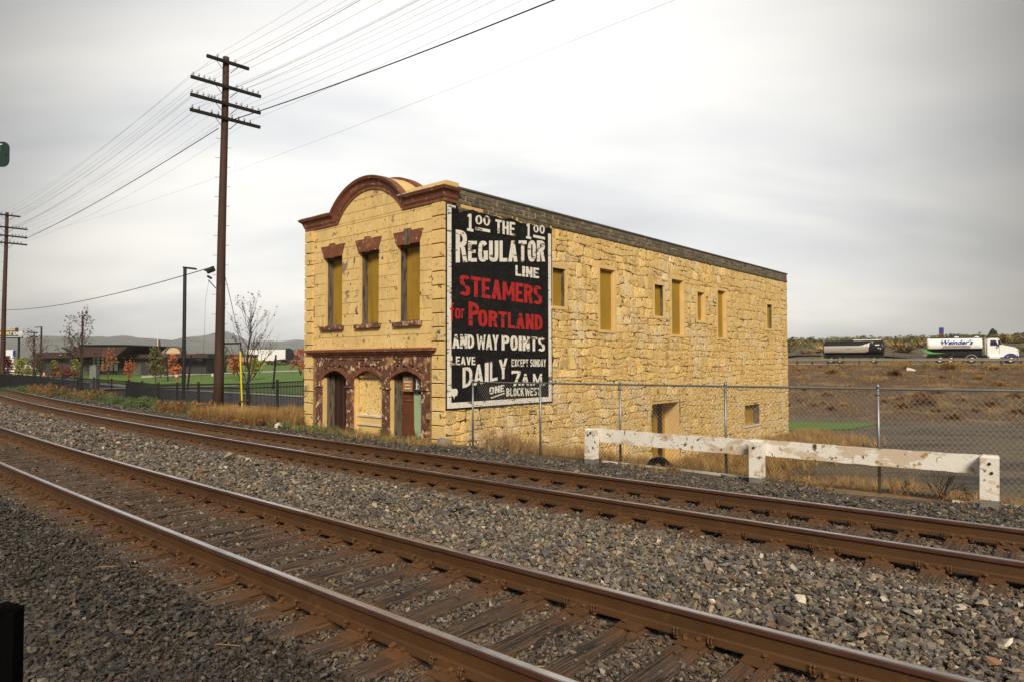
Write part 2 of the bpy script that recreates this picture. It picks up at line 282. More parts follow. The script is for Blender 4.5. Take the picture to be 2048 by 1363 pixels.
# ------------------------------------------------------------------ mesh builder and object makers
class MB:
    def __init__(s): s.v=[];s.f=[];s.m=[];s.k=0
    def add(s,vs,fs,k=None):
        o=len(s.v); s.v+= [tuple(p) for p in vs]; s.f+=[tuple(i+o for i in f) for f in fs]; s.m+=[s.k if k is None else k]*len(fs); return s
    def box(s,a,b,k=None,rot=None,piv=None):
        x0,y0,z0=a;x1,y1,z1=b
        vs=[Vector(p) for p in ((x0,y0,z0),(x1,y0,z0),(x1,y1,z0),(x0,y1,z0),(x0,y0,z1),(x1,y0,z1),(x1,y1,z1),(x0,y1,z1))]
        if rot is not None:
            piv=Vector(piv) if piv is not None else (Vector(a)+Vector(b))/2; vs=[rot@(p-piv)+piv for p in vs]
        return s.add(vs,[(0,3,2,1),(4,5,6,7),(0,1,5,4),(1,2,6,5),(2,3,7,6),(3,0,4,7)],k)
    def prism(s,poly,ext,k=None):
        """poly: 3D points in order, ext: extrusion vector"""
        n=len(poly); e=Vector(ext); vs=[Vector(p) for p in poly]+[Vector(p)+e for p in poly]
        return s.add(vs,[tuple(range(n-1,-1,-1)),tuple(range(n,2*n))]+[(i,(i+1)%n,n+(i+1)%n,n+i) for i in range(n)],k)
    def tube(s,pts,r,n=6,k=None,cap=True):
        pts=[Vector(p) for p in pts]; rs=r if isinstance(r,(list,tuple)) else [r]*len(pts); vs=[];fs=[]
        for i,p in enumerate(pts):
            t=(pts[min(i+1,len(pts)-1)]-pts[max(i-1,0)]).normalized()
            a=Vector((0,0,1)) if abs(t.z)<.9 else Vector((1,0,0)); u=t.cross(a).normalized(); w=t.cross(u)
            vs+=[p+(u*math.cos(2*math.pi*j/n)+w*math.sin(2*math.pi*j/n))*rs[i] for j in range(n)]
        for i in range(len(pts)-1):
            for j in range(n): a=i*n+j;b=i*n+(j+1)%n; fs.append((a,b,b+n,a+n))
        if cap: fs+=[tuple(range(n))[::-1],tuple(range(len(vs)-n,len(vs)))]
        return s.add(vs,fs,k)
    def lathe(s,prof,n=12,c=(0,0,0),axis='z',k=None):
        vs=[];fs=[];c=Vector(c)
        for (r,h) in prof:
            for j in range(n):
                a=2*math.pi*j/n; x,y=r*math.cos(a),r*math.sin(a)
                vs.append(c+(Vector((x,y,h)) if axis=='z' else Vector((h,x,y)) if axis=='x' else Vector((x,h,y))))
        for i in range(len(prof)-1):
            for j in range(n): a=i*n+j;b=i*n+(j+1)%n; fs.append((a,b,b+n,a+n))
        fs+=[tuple(range(n))[::-1],tuple(range(len(vs)-n,len(vs)))]
        return s.add(vs,fs,k)
    def mesh(s,name,mats,smooth=False):
        me=bpy.data.meshes.new(name); me.from_pydata(s.v,[],s.f)
        for m_ in (mats if isinstance(mats,(list,tuple)) else [mats]): me.materials.append(M[m_] if isinstance(m_,str) else m_)
        if any(s.m): me.polygons.foreach_set('material_index',s.m)
        if smooth: me.polygons.foreach_set('use_smooth',[True]*len(me.polygons))
        me.update(); return me
def thing(name,label,cat,loc=(0,0,0),rz=0,group=None):
    o=bpy.data.objects.new(name,None); COL.objects.link(o); o.empty_display_size=.2
    o.location=loc; o.rotation_euler=(0,0,rz); o['label']=label; o['category']=cat
    if group:o['group']=group
    return o
def part(name,me,parent=None,label=None,mats=None,loc=None,rz=None,smooth=False,kind=None):
    if isinstance(me,MB): me=me.mesh(name,mats,smooth)
    o=bpy.data.objects.new(name,me); COL.objects.link(o)
    if parent is not None:o.parent=parent
    if loc is not None:o.location=loc
    if rz is not None:o.rotation_euler=(0,0,rz)
    if label:o['label']=label
    if kind:o['kind']=kind
    return o
def single(name,me,mats,label,cat,loc=(0,0,0),rz=0,group=None,smooth=False,kind=None):
    o=part(name,me,None,label,mats,loc,rz,smooth,kind)
    if kind!='structure' : o['category']=cat
    if group:o['group']=group
    return o
def struct(name,me,mats,label=None,smooth=False):
    o=part(name,me,None,label,mats,None,None,smooth,'structure'); return o
def copy_tree(o,parent=None):
    c=o.copy(); COL.objects.link(c); c.parent=parent
    for ch in o.children: copy_tree(ch,c)
    return c
def gz(X,Y,dz=0): return Vector((X,Y,G(X,Y)+dz))
def text_mesh(txt,size,mt,name,shear=0,off=0,extr=.004,align='CENTER'):
    cu=bpy.data.curves.new(name,'FONT'); cu.body=txt; cu.size=size; cu.shear=shear; cu.offset=off; cu.extrude=extr; cu.align_x=align; cu.align_y='CENTER'; cu.resolution_u=3
    o=bpy.data.objects.new(name,cu); COL.objects.link(o); bpy.context.view_layer.update()
    me=bpy.data.meshes.new_from_object(o.evaluated_get(bpy.context.evaluated_depsgraph_get())); bpy.data.objects.remove(o); bpy.data.curves.remove(cu)
    me.materials.clear(); me.materials.append(M[mt]); return me
def scatter(name,pts,rots,scs,idx,variants,label,cat,attrs=None):
    """one 'stuff' object whose points carry copies of a few small meshes"""
    me=bpy.data.meshes.new(name); me.from_pydata([tuple(p) for p in pts],[],[])
    def at_(n,t,key,val):
        a=me.attributes.new(n,t,'POINT'); a.data.foreach_set(key,np.asarray(val).ravel())
    at_('rot','FLOAT_VECTOR','vector',np.asarray(rots,dtype=np.float32)); at_('scl','FLOAT_VECTOR','vector',np.asarray(scs,dtype=np.float32)); at_('idx','INT','value',np.asarray(idx,dtype=np.int32))
    for n,v in (attrs or {}).items(): at_(n,'FLOAT','value',np.asarray(v,dtype=np.float32))
    c=bpy.data.collections.new(name+'_shapes')
    for v in variants: c.objects.link(v)
    ng=bpy.data.node_groups.new(name,'GeometryNodeTree'); ng.interface.new_socket('Geometry',in_out='INPUT',socket_type='NodeSocketGeometry'); ng.interface.new_socket('Geometry',in_out='OUTPUT',socket_type='NodeSocketGeometry')
    N=ng.nodes;L=ng.links; i=N.new('NodeGroupInput'); o_=N.new('NodeGroupOutput')
    ci=N.new('GeometryNodeCollectionInfo'); ci.inputs['Collection'].default_value=c; ci.inputs['Separate Children'].default_value=True; ci.inputs['Reset Children'].default_value=True
    mp=N.new('GeometryNodeMeshToPoints'); L.new(i.outputs[0],mp.inputs[0])
    ip_=N.new('GeometryNodeInstanceOnPoints'); L.new(mp.outputs[0],ip_.inputs['Points']); L.new(ci.outputs[0],ip_.inputs['Instance']); ip_.inputs['Pick Instance'].default_value=True
    def na(n,t,sock):
        a=N.new('GeometryNodeInputNamedAttribute'); a.data_type=t; a.inputs['Name'].default_value=n; L.new(a.outputs[0],sock)
    na('idx','INT',ip_.inputs['Instance Index']); na('scl','FLOAT_VECTOR',ip_.inputs['Scale'])
    er=N.new('FunctionNodeEulerToRotation'); na('rot','FLOAT_VECTOR',er.inputs[0]); L.new(er.outputs[0],ip_.inputs['Rotation'])
    L.new(ip_.outputs[0],o_.inputs[0])
    ob=bpy.data.objects.new(name,me); COL.objects.link(ob); md=ob.modifiers.new('scatter','NODES'); md.node_group=ng
    ob['kind']='stuff'; ob['label']=label; ob['category']=cat; return ob
def hidden(name,mb,mats,smooth=False): return bpy.data.objects.new(name,mb.mesh(name,mats,smooth) if isinstance(mb,MB) else mb)
#@@SETTING
# ================================================================== GROUND
def ground_sheet():
    mb=MB(); angs=[]; a=-60.0
    while a<60: angs.append(a); a+=.6
    while a<300: angs.append(a); a+=6
    rad=[.6]
    while rad[-1]<5600: rad.append(rad[-1]*1.032+ .02)
    n=len(angs); vs=[(0,0,-.45)];fs=[]
    for r in rad:
        for a in angs:
            X,Y=r*math.sin(math.radians(a)),r*math.cos(math.radians(a)); vs.append((X,Y,G(X,Y)))
    for j in range(n): fs.append((0,1+(j+1)%n,1+j))
    for i in range(len(rad)-1):
        for j in range(n): A=1+i*n+j;B=1+i*n+(j+1)%n; fs.append((A,B,B+n,A+n))
    ks=[]
    for f in fs:
        c=[sum(vs[i][q] for i in f)/len(f) for q in (0,1)]
        s,d=sd(*c); ks.append(1 if (-26<s<70 and d<12.9 and c[1]>-6) else (2 if math.hypot(*c)>115 else 0))
    mb.add(vs,fs); mb.m=ks; return mb
struct('ground',ground_sheet(),['ground','bed','farland'],smooth=True)
def strip_sheet(name,m,corner_fn,nu,nv,off,thick=0):
    """sheet over the terrain: corner_fn(u,v)->(X,Y)"""
    mb=MB(); vs=[];fs=[]
    for i in range(nu+1):
        for j in range(nv+1):
            X,Y=corner_fn(i/nu,j/nv); vs.append((X,Y,G(X,Y)+off))
    for i in range(nu):
        for j in range(nv): a=i*(nv+1)+j; fs.append((a,a+1,a+nv+2,a+nv+1))
    mb.add(vs,fs); return struct(name,mb,[m],smooth=True)
def quadfn(a,b,c,d):   # a-b near edge, d-c far edge
    def f(u,v):
        p=Vector(a).lerp(Vector(b),u); q=Vector(d).lerp(Vector(c),u); r=p.lerp(q,v); return r.x,r.y
    return f
HW=Vector((.866,-.5)); HN=Vector((.5,.866))
def hwp(along,q): v=HW*along+HN*q; return v.x,v.y
# right: cracked asphalt lot, lawn patch, highway
def lotf(u,v):
    a=trk(15-47*u,22.6+.8*math.sin(u*9)); b=Vector(hwp(-12+60*u,62.5+.7*math.sin(u*23)+(2 if u>.5 else 0)*u)); r=Vector((a.x,a.y)).lerp(b,v); return r.x,r.y
strip_sheet('parking_lot','asphalt',lotf,70,60,.03)
def stk(s,d): return (d*CT-s*ST,d*ST+s*CT)
strip_sheet('lawn_patch','lawn',quadfn((15,46,0),(23.2,47.3,0),(28,52,0),(17,54.5,0)),10,8,.07)
strip_sheet('highway','hwy',lambda u,v:hwp(-80+180*u,99.5+17.5*v),80,8,.06)
strip_sheet('far_carriageway','road',lambda u,v:hwp(-120+300*u,139+7*v),100,4,.25)
# left: service road, kerbs, lawn, paths
def rd(u,v,d0,d1,s0=5,s1=130): P=trk(s0+(s1-s0)*u,d0+(d1-d0)*v); return P.x,P.y
def leftonly(fn):
    def f(u,v):
        X,Y=fn(u,v); lim=-.262*Y
        return (min(X,lim),Y)
    return f
strip_sheet('service_road','road',lambda u,v:stk(28+150*u,19+15*v),60,6,.05)
strip_sheet('pavement','concrete',lambda u,v:stk(36+150*u,34+1.8*v),60,3,.12)
strip_sheet('pavement','concrete',lambda u,v:stk(30+40*u,26.5-7*u+.9*v),20,3,.14)
def lawnf(u,v):
    a=Vector(stk(46+124*u,36)); b=Vector((-(.27+.5*u)*190,190)); r=a.lerp(b,v); return r.x,r.y
strip_sheet('lawn','lawn',lawnf,60,70,.16)
strip_sheet('garden_path','concrete',lambda u,v:((-.30-.24*u)*(124+5*v-22*u),124+5*v-22*u),24,3,.22)
strip_sheet('garden_path','concrete',lambda u,v:((-.40-.2*u)*(84+4*v-8*u),84+4*v-8*u),24,3,.24)
# far hills behind the park
def ridge(name,Y,sil,depth,seed):
    mb=MB(); vs=[];fs=[]; px0,px1=sil[0][0],sil[-1][0]; n=170; mdp=16
    for i in range(n+1):
        px=px0+(px1-px0)*i/n; y=ip(px,sil); top=at(px,y,Y).z+noise.noise(Vector((i*.13,seed,0)))*Y*.0016
        for j in range(mdp+1):
            t=j/mdp; yy=Y-depth*(1-t); X=ray(px,700).x/ray(px,700).y*Y*(1-(1-t)*depth/Y*.25)
            h=top*(t**.75)*(1+.18*noise.noise(Vector((i*.09+t*2,t*2.5,seed)))*(1-t)*2)-2.5*(1-t)
            vs.append((X,yy,h))
        vs.append((vs[-1][0],Y+depth*.8,-3))
    w=mdp+2
    for i in range(n):
        for j in range(w-1): a=i*w+j; fs.append((a,a+w,a+w+1,a+1))
    mb.add(vs,fs); struct(name,mb,['mount'],smooth=True)
ridge('hills',2600,[(-420,690),(-250,676),(-60,700),(42,684),(62,675),(88,671),(149,674),(200,673),(228,675),(242,669.5),(262,671),(275,675),(317,677),(340,679),(361,686),(372,684),(400,681),(430,684),(480,689),(560,694),(640,697),(760,702),(900,712),(1000,724)],1000,3)
ridge('hills',4300,[(150,700),(300,694),(380,684),(420,673),(440,663.5),(452,662),(462,666),(478,676),(500,683),(540,681),(590,680),(640,684),(760,690),(950,700),(1100,716)],1500,9)
# ================================================================== RAILWAY TRACKS
RAILP=[(-.076,-.186),(.076,-.186),(.076,-.174),(.022,-.158),(.011,-.145),(.010,-.062),(.018,-.048),(.037,-.041),(.0375,-.012),(.033,-.003),(.022,0),(-.022,0),(-.033,-.003),(-.0375,-.012),(-.037,-.041),(-.018,-.048),(-.010,-.062),(-.011,-.145),(-.022,-.158),(-.076,-.174)]
RMAT=[0]*20
for i in (9,10,11): RMAT[i]=1
for i in (8,12): RMAT[i]=2
for i in (7,13): RMAT[i]=2
def rail_mb(d0,s0,s1):
    mb=MB(); vs=[];fs=[];ks=[]; n=len(RAILP); s=s0; cnt=0
    while s<=s1:
        P=trk(s,d0); t=tang(s); nrm=Vector((-t.y,t.x,0)); nrm=-nrm   # towards +d
        if nrm.dot(Vector((CT,ST,0)))<0:nrm=-nrm
        for (a,z) in RAILP: q=P+nrm*a; vs.append((q.x,q.y,z))
        cnt+=1; s+=.8
    for i in range(cnt-1):
        for j in range(n): a=i*n+j;b=i*n+(j+1)%n; fs.append((a,b,b+n,a+n)); ks.append(RMAT[j])
    mb.add(vs,fs); mb.m=ks; return mb
def tie_mesh(seed):
    r=random.Random(seed); nx,ny=34,7; L_,Wd=2.62,.235; vs=[];fs=[]
    cr1=r.uniform(-.6,.6)
    for i in range(nx+1):
        for j in range(ny+1):
            x=-L_/2+L_*i/nx; y=-Wd/2+Wd*j/ny
            z=-.204+.010*noise.noise(Vector((x*1.1,y*22,seed*3)))+.006*noise.noise(Vector((x*5,y*40,seed)))
            cy=cr1*.08+.03*noise.noise(Vector((x*1.8,0,seed)))
            if abs(y-cy)<.02 and abs(x)<.62+.4*r.random(): z-=.03*max(0,noise.noise(Vector((x*1.3,5,seed)))+.45)
            if j in (0,ny): z-=.02+.02*abs(noise.noise(Vector((x*4,y,seed)))); y+=.012*noise.noise(Vector((x*3,y*9,seed)))
            if i in (0,nx): z-=.03
            vs.append((x,y,z))
    k=ny+1
    for i in range(nx):
        for j in range(ny): a=i*k+j; fs.append((a,a+k,a+k+1,a+1))
    base=len(vs); ring=[i*k for i in range(nx+1)]+[nx*k+j for j in range(1,k)]+[i*k+ny for i in range(nx-1,-1,-1)]+[j for j in range(ny-1,0,-1)]
    for q in ring: vs.append((vs[q][0],vs[q][1],-.40))
    m_=len(ring)
    for q in range(m_): fs.append((ring[q],ring[(q+1)%m_],base+(q+1)%m_,base+q)[::-1])
    mb=MB(); mb.add(vs,fs); return mb.mesh('sleeper',['tie'])
TIES=[tie_mesh(i+1) for i in range(9)]
def plate_mesh(flip):
    mb=MB(); e=.19; w=.098
    # base slab with tapered ends and shoulders beside the rail foot
    prof=[(-e,-.201),(-e,-.190),(-.09,-.184),(-.088,-.176),(-.078,-.176),(-.078,-.188),(.078,-.188),(.078,-.176),(.088,-.176),(.09,-.184),(e,-.190),(e,-.201)]
    mb.prism([(x,-w,z) for x,z in prof],(0,2*w,0)); return mb
PLATE=plate_mesh(0).mesh('tie_plate',['plate'])
def spike_mb(x,y,h,tilt):
    mb=MB(); rot=Matrix.Rotation(tilt,3,'Y'); z=-.183
    mb.box((x-.008,y-.008,z-.03),(x+.008,y+.008,z+h),rot=rot,piv=(x,y,z))
    mb.add([rot@(Vector(p)-Vector((x,y,z)))+Vector((x,y,z)) for p in ((x-.018,y-.015,z+h),(x+.018,y-.015,z+h),(x+.018,y+.015,z+h),(x-.018,y+.015,z+h),(x-.010,y-.010,z+h+.016),(x+.010,y-.010,z+h+.016),(x+.010,y+.010,z+h+.016),(x-.010,y+.010,z+h+.016))],[(0,3,2,1),(4,5,6,7),(0,1,5,4),(1,2,6,5),(2,3,7,6),(3,0,4,7)]); return mb
SPK=[spike_mb(0,0,.012,0).mesh('spike',['plate']),spike_mb(0,0,.03,.1).mesh('spike',['plate']),spike_mb(0,0,.022,-.12).mesh('spike',['plate'])]
def plate_far(seed):
    mb=plate_mesh(0); 
    for (x,y) in ((-.125,.04),(-.09,-.045),(.09,.045),(.125,-.04)):
        q=spike_mb(x,y,.015,0); mb.add(q.v,q.f)
    return mb.mesh('tie_plate',['plate'])
PLF=plate_far(0)
def anchor_mesh():
    mb=MB(); pts=[]
    for i in range(9):
        a=math.radians(-50+i*27); pts.append((-.083-.018*math.cos(a)-.0,0,-.158+.030*math.sin(a)))
    for dy in (-.012,.012): mb.tube([(p[0],dy,p[2]) for p in pts],.0075,5)
    mb.box((-.09,-.018,-.203),(.09,.018,-.188)); return mb.mesh('rail_anchor',['plate'],True)
ANC=anchor_mesh()
def make_track(name,label,dA,dB,s0,s1,near_s,seed):
    r=random.Random(seed); T=thing(name,label,'railway track',trk(8,(dA+dB)/2,-.4),0,'railway tracks'); off=T.location.copy()
    def rel(o): o.location=o.location-off; o.parent=T
    dm=(dA+dB)/2
    for d in (dA,dB):
        mb=rail_mb(d,s0,s1); mb.v=[(x-off.x,y-off.y,z-off.z) for x,y,z in mb.v]; part('rail',mb,T,mats=['rust','shine','headside'])
    s=s0+.3; i=0
    while s<s1:
        t=tang(s); ang=math.atan2(t.y,t.x)-math.pi/2    # local x = across
        ja=r.gauss(0,.012); P=trk(s,dm)
        sl=part('sleeper',TIES[r.randrange(9)],None,loc=(P.x,P.y,r.uniform(-.002,.009)),rz=ang+ja+(math.pi if r.random()<.5 else 0)); rel(sl)
        acr=Vector((CT,ST,0)); nrm=Vector((t.y,-t.x,0)); 
        if nrm.dot(acr)<0:nrm=-nrm
        for d,sgn in ((dA,-1),(dB,1)):
            Q=P+nrm*(d-dm)
            Yc=Q.y; vis=(Q.y>1.5 and -.9<Q.x/Q.y<1.3)
            if not vis: continue
            near=Q.y<13
            pl=part('tie_plate',PLATE if near else PLF,None,loc=(Q.x,Q.y,0),rz=ang); rel(pl)
            if near:
                for (x,y) in ((-.125,.04),(-.09,-.05),(.09,.05),(.125,-.04),(-.092,.055)):
                    if r.random()<.8:
                        sp=part('spike',SPK[r.randrange(3)],pl,loc=(x,y,0))
            if i%2==0 and Q.y<20:
                for sy in (-.135,.135):
                    an=part('rail_anchor',ANC,None,loc=(Q.x+t.x*sy,Q.y+t.y*sy,0),rz=ang); rel(an)
        s+=.497+r.gauss(0,.014); i+=1
    return T
make_track('railway_track','nearest railway track, shiny-topped rusty rails running across the foreground',3.285,4.80,-6,62,8,5)
make_track('railway_track','second railway track, rusty rails between the gravel strip and the yellow building',7.92,9.43,-6,62,8,6)
# ================================================================== BALLAST STONES
def rock_variant(i):
    r=random.Random(100+i); bm=bmesh.new()
    for _ in range(11):
        v=Vector((r.gauss(0,1),r.gauss(0,1),r.gauss(0,1))).normalized()*r.uniform(.78,1.1); bm.verts.new((v.x*.5,v.y*.5*r.uniform(.6,.95),v.z*.33))
    g=bmesh.ops.convex_hull(bm,input=bm.verts); 
    bmesh.ops.delete(bm,geom=[v for v in bm.verts if not v.link_faces],context='VERTS')
    me=bpy.data.meshes.new('ballast_stone'); bm.to_mesh(me); bm.free(); me.materials.append(M['rock'])
    return bpy.data.objects.new('ballast_stone_%02d'%i,me)
ROCKS=[rock_variant(i) for i in range(12)]
def build_ballast():
    pts=[];rots=[];scs=[];idx=[];rust=[];tone=[]
    def add_zone(y0,y1,dens,sz):
        area=1.05*(y1*y1-y0*y0); n=int(area*dens)
        Y=np.sqrt(rng.uniform(y0*y0,y1*y1,n)); X=rng.uniform(-.85,1.25,n)*Y
        s=-X*ST+Y*CT; D=X*CT+Y*ST; c=np.where(s<46,KC*s*s,KC*46*46+2*KC*46*(s-46)); d=D-c
        ok=(d<13.0+.5*np.sin(s*1.7))&(d>-1.5); X,Y,s,d=X[ok],Y[ok],s[ok],d[ok]; n=len(X)
        z=np.interp(d,[-1,.6,1.9,2.55,2.8,5.3,5.55,7.15,7.4,9.95,10.25,10.4,11.3,12.4,13.3],[-.5,-.36,-.235,-.232,-.25,-.25,-.225,-.225,-.25,-.25,-.232,-.232,-.31,-.42,-.46])
        # relative position to nearest rails
        inA=(d>3.0)&(d<5.05); inB=(d>7.65)&(d<9.7)
        rd_=np.minimum.reduce([abs(d-3.285),abs(d-4.8),abs(d-7.92),abs(d-9.43)])
        size=sz*np.exp(rng.normal(0,.28,n))*(1+.25*(d>5.3)*(d<7.4))
        size=np.where(rng.random(n)<.01,size*1.7,size)
        lay=rng.uniform(-.5,.5,n)*size
        z=z+lay+np.where((d>2.0)&(d<2.9)|(d>5.15)&(d<7.5),.012,0)
        keep=~((rd_<.06))
        # drop stones that would lie on the sleepers between rails (mostly), let some spill
        on=((abs(d-4.0425)<1.34)|(abs(d-8.675)<1.3))
        prob=np.ones(n); prob[on]=1
        zt=-.204
        tieclear=on&(z+size*.36>zt-.012)
        z=np.where(tieclear,zt-size*.36-.012-rng.uniform(0,.012,n)+np.where(rd_>.35,.006,0)+np.where((abs(d-4.0425)>1.12)&(abs(d-8.675)>1.12),.022,0),z)
        spill=on&(rng.random(n)<.018)&(rd_>.22); z=np.where(spill,zt+size*.2,z)
        X,Y,z,size,d,rd2=X[keep],Y[keep],z[keep],size[keep],d[keep],rd_[keep]; n=len(X)
        pts.append(np.stack([X,Y,z],1)); rots.append(np.stack([rng.normal(0,.45,n),rng.normal(0,.45,n),rng.uniform(0,6.28,n)],1))
        scs.append(np.stack([size*rng.uniform(.9,1.5,n),size,size*rng.uniform(.7,1.1,n)],1)); idx.append(rng.integers(0,12,n))
        base=np.where((d>2.7)&(d<5.4)|(d>7.3)&(d<10),.42,.10)*np.exp(-np.maximum(rd2-.15,0)*2.2)+.05
        rust.append(np.clip(base+rng.normal(0,.09,n),0,.85))
        tn=np.where((d>5.2)&(d<7.7),1.35,np.where(d<2.8,.42,np.where(d>10,.78,.92)))  # vignetting put into stone colour: strip before the nearest rail darkened
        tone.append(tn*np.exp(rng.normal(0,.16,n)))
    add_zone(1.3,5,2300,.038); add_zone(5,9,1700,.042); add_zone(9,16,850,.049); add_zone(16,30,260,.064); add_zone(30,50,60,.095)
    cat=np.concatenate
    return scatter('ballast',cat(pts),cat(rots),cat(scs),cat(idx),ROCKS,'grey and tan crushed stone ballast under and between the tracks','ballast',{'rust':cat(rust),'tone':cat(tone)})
build_ballast()
#@@BUILDING
# ================================================================== THE YELLOW BUILDING (local x: along the side wall, y: along the front, z up)
BRZ=math.atan2(SDV.y,SDV.x)
BLD=thing('commercial_building','old two-storey yellow stone building with brown arched pediment and black painted advertisement','building',C0,BRZ)
def clip_half(poly,axis,val,keep_less):
    out=[];n=len(poly)
    for i in range(n):
        a,b=poly[i],poly[(i+1)%n]; ia=(a[axis]<=val)==keep_less or a[axis]==val; ib=(b[axis]<=val)==keep_less or b[axis]==val
        if ia: out.append(a)
        if ia!=ib:
            t=(val-a[axis])/(b[axis]-a[axis]); out.append((a[0]+(b[0]-a[0])*t,a[1]+(b[1]-a[1])*t))
    return out
def clip_line(poly,p,n):   # keep side where (x-p).n<=0
    out=[];m_=len(poly); f=lambda q:(q[0]-p[0])*n[0]+(q[1]-p[1])*n[1]
    for i in range(m_):
        a,b=poly[i],poly[(i+1)%m_]; fa,fb=f(a),f(b)
        if fa<=0: out.append(a)
        if (fa<=0)!=(fb<=0): t=fa/(fa-fb); out.append((a[0]+(b[0]-a[0])*t,a[1]+(b[1]-a[1])*t))
    return out
def area(p): return abs(sum(p[i][0]*p[(i+1)%len(p)][1]-p[(i+1)%len(p)][0]*p[i][1] for i in range(len(p))))/2 if len(p)>2 else 0
def subtract(poly,r):
    x0,z0,x1,z1=r; xs=[p[0] for p in poly]; zs=[p[1] for p in poly]
    if max(xs)<=x0 or min(xs)>=x1 or max(zs)<=z0 or min(zs)>=z1: return [poly]
    out=[]
    l=clip_half(poly,0,x0,True); rr=clip_half(poly,0,x1,False); mid=clip_half(clip_half(poly,0,x0,False),0,x1,True)
    for q in (l,rr): out.append(q)
    if len(mid)>2: out.append(clip_half(mid,1,z0,True)); out.append(clip_half(mid,1,z1,False))
    return [q for q in out if len(q)>2 and area(q)>.004]
def subtract_all(poly,rects):
    cur=[poly]
    for r in rects:
        nx=[]
        for p in cur: nx+=subtract(p,r)
        cur=nx
    return cur
def inset(poly,d):
    cx=sum(p[0] for p in poly)/len(poly); cz=sum(p[1] for p in poly)/len(poly); out=[]
    for p in poly:
        l=math.hypot(p[0]-cx,p[1]-cz); k=max(.3,1-d/max(l,1e-4)); out.append((cx+(p[0]-cx)*k,cz+(p[1]-cz)*k))
    return out
def piece(poly,to3,base,h,bev,r,rough=0.0):
    """a stone: outer ring at base depth, bevel ring, slightly uneven face"""
    a=sum(poly[i][0]*poly[(i+1)%len(poly)][1]-poly[(i+1)%len(poly)][0]*poly[i][1] for i in range(len(poly)))
    if a<0: poly=poly[::-1]
    n=len(poly); mb=MB(); p2=inset(poly,bev); tx,tz=r.uniform(-1,1)*rough,r.uniform(-1,1)*rough
    cx=sum(p[0] for p in poly)/n; cz=sum(p[1] for p in poly)/n
    vs=[to3(p[0],p[1],base) for p in poly]+[to3(p[0],p[1],h*.55) for p in inset(poly,bev*.15)]+[to3(p[0],p[1],h+(p[0]-cx)*tx+(p[1]-cz)*tz+r.uniform(-.5,.5)*rough*.08) for p in p2]+[to3(cx,cz,h+rough*.06)]
    fs=[(i,(i+1)%n,n+(i+1)%n,n+i) for i in range(n)]+[(n+i,n+(i+1)%n,2*n+(i+1)%n,2*n+i) for i in range(n)]+[(2*n+i,2*n+(i+1)%n,3*n) for i in range(n)]
    return mb.add(vs,fs)
SIDE3=lambda u,z,h:(u,-h,z)          # height h out of the side wall
FRONT3=lambda u,z,h:(-h,u,z)         # height h out of the front
def holed(to3,u0,u1,z0,z1,holes,depth,k=0,kr=1):
    us=sorted({u0,u1,*[h[0] for h in holes],*[h[2] for h in holes]}); zs=sorted({z0,z1,*[h[1] for h in holes],*[h[3] for h in holes]})
    us=[u for u in us if u0<=u<=u1]; zs=[z for z in zs if z0<=z<=z1]; mb=MB()
    for a,b in zip(us,us[1:]):
        for c,d in zip(zs,zs[1:]):
            m_=((a+b)/2,(c+d)/2)
            if any(h[0]<m_[0]<h[2] and h[1]<m_[1]<h[3] for h in holes): continue
            mb.add([to3(a,c,0),to3(b,c,0),to3(b,d,0),to3(a,d,0)],[(0,1,2,3)],k)
    for h in holes:
        a,c,b,d=h[:4]; dp=-(h[4] if len(h)>4 else depth); P=[(a,c),(b,c),(b,d),(a,d)]
        for i in range(4): p,q=P[i],P[(i+1)%4]; mb.add([to3(*p,0),to3(*q,0),to3(*q,dp),to3(*p,dp)],[(0,1,2,3)],kr)
    return mb
ACY=3.52; ARZ=6.47; AHW=1.69; ARISE=.90; ARAD=(AHW*AHW+ARISE*ARISE)/(2*ARISE); ACZ=ARZ+ARISE-ARAD
# --- front wall
fwin=[(4.965,3.07,5.995,5.43),(3.005,3.07,4.035,5.43),(1.05,3.07,2.08,5.43)]
store=(.60,-1.2,6.50,2.06)
fw=part('wall',holed(FRONT3,0,FW,-1.6,ARZ,[h+(.36,) for h in fwin]+[store+(.42,)],.36),BLD,'front wall of pale yellow ashlar',['bjoint','render'])
seg=MB(); arcp=[(ACY+ARAD*math.sin(t),ACZ+ARAD*math.cos(t)) for t in np.linspace(-math.asin(AHW/ARAD),math.asin(AHW/ARAD),24)]
for a,b in zip(arcp,arcp[1:]): seg.add([(-.001,a[0],ARZ),(-.001,b[0],ARZ),(-.001,b[0],b[1]),(-.001,a[0],a[1])],[(0,3,2,1)])
part('tympanum',seg,fw,mats=['bjoint'])
r=random.Random(3); z=2.30; course=0
fh=[(h[0]-.0,h[1]-.12,h[2],h[3]) for h in fwin]
while z<7.4:
    h=.372; y=.46-(.37 if course%2 else 0); z1=min(z+h,7.45)
    while y<6.66:
        w=r.choice([.66,.74,.82]); a,b=max(y,.46),min(y+w,6.66); y+=w
        if b-a<.08: continue
        g=.005
        for zz0,zz1,arch in ((z,min(z1,ARZ),0),(max(z,ARZ),z1,1)):
            if zz1-zz0<.04: continue
            poly=[(a+g,zz0+g),(b-g,zz0+g),(b-g,zz1-g),(a+g,zz1-g)]
            if arch:
                for p,q in zip(arcp,arcp[1:]):
                    n=(-(q[1]-p[1]),(q[0]-p[0])); poly=clip_line(poly,p,n) if len(poly)>2 else poly
                if len(poly)<3 or area(poly)<.01: continue
            for q in subtract_all(poly,fh): part('block',piece(q,FRONT3,-.01,.013+r.uniform(-.002,.003),.006,r),fw,mats=['block'])
    z+=h; course+=1
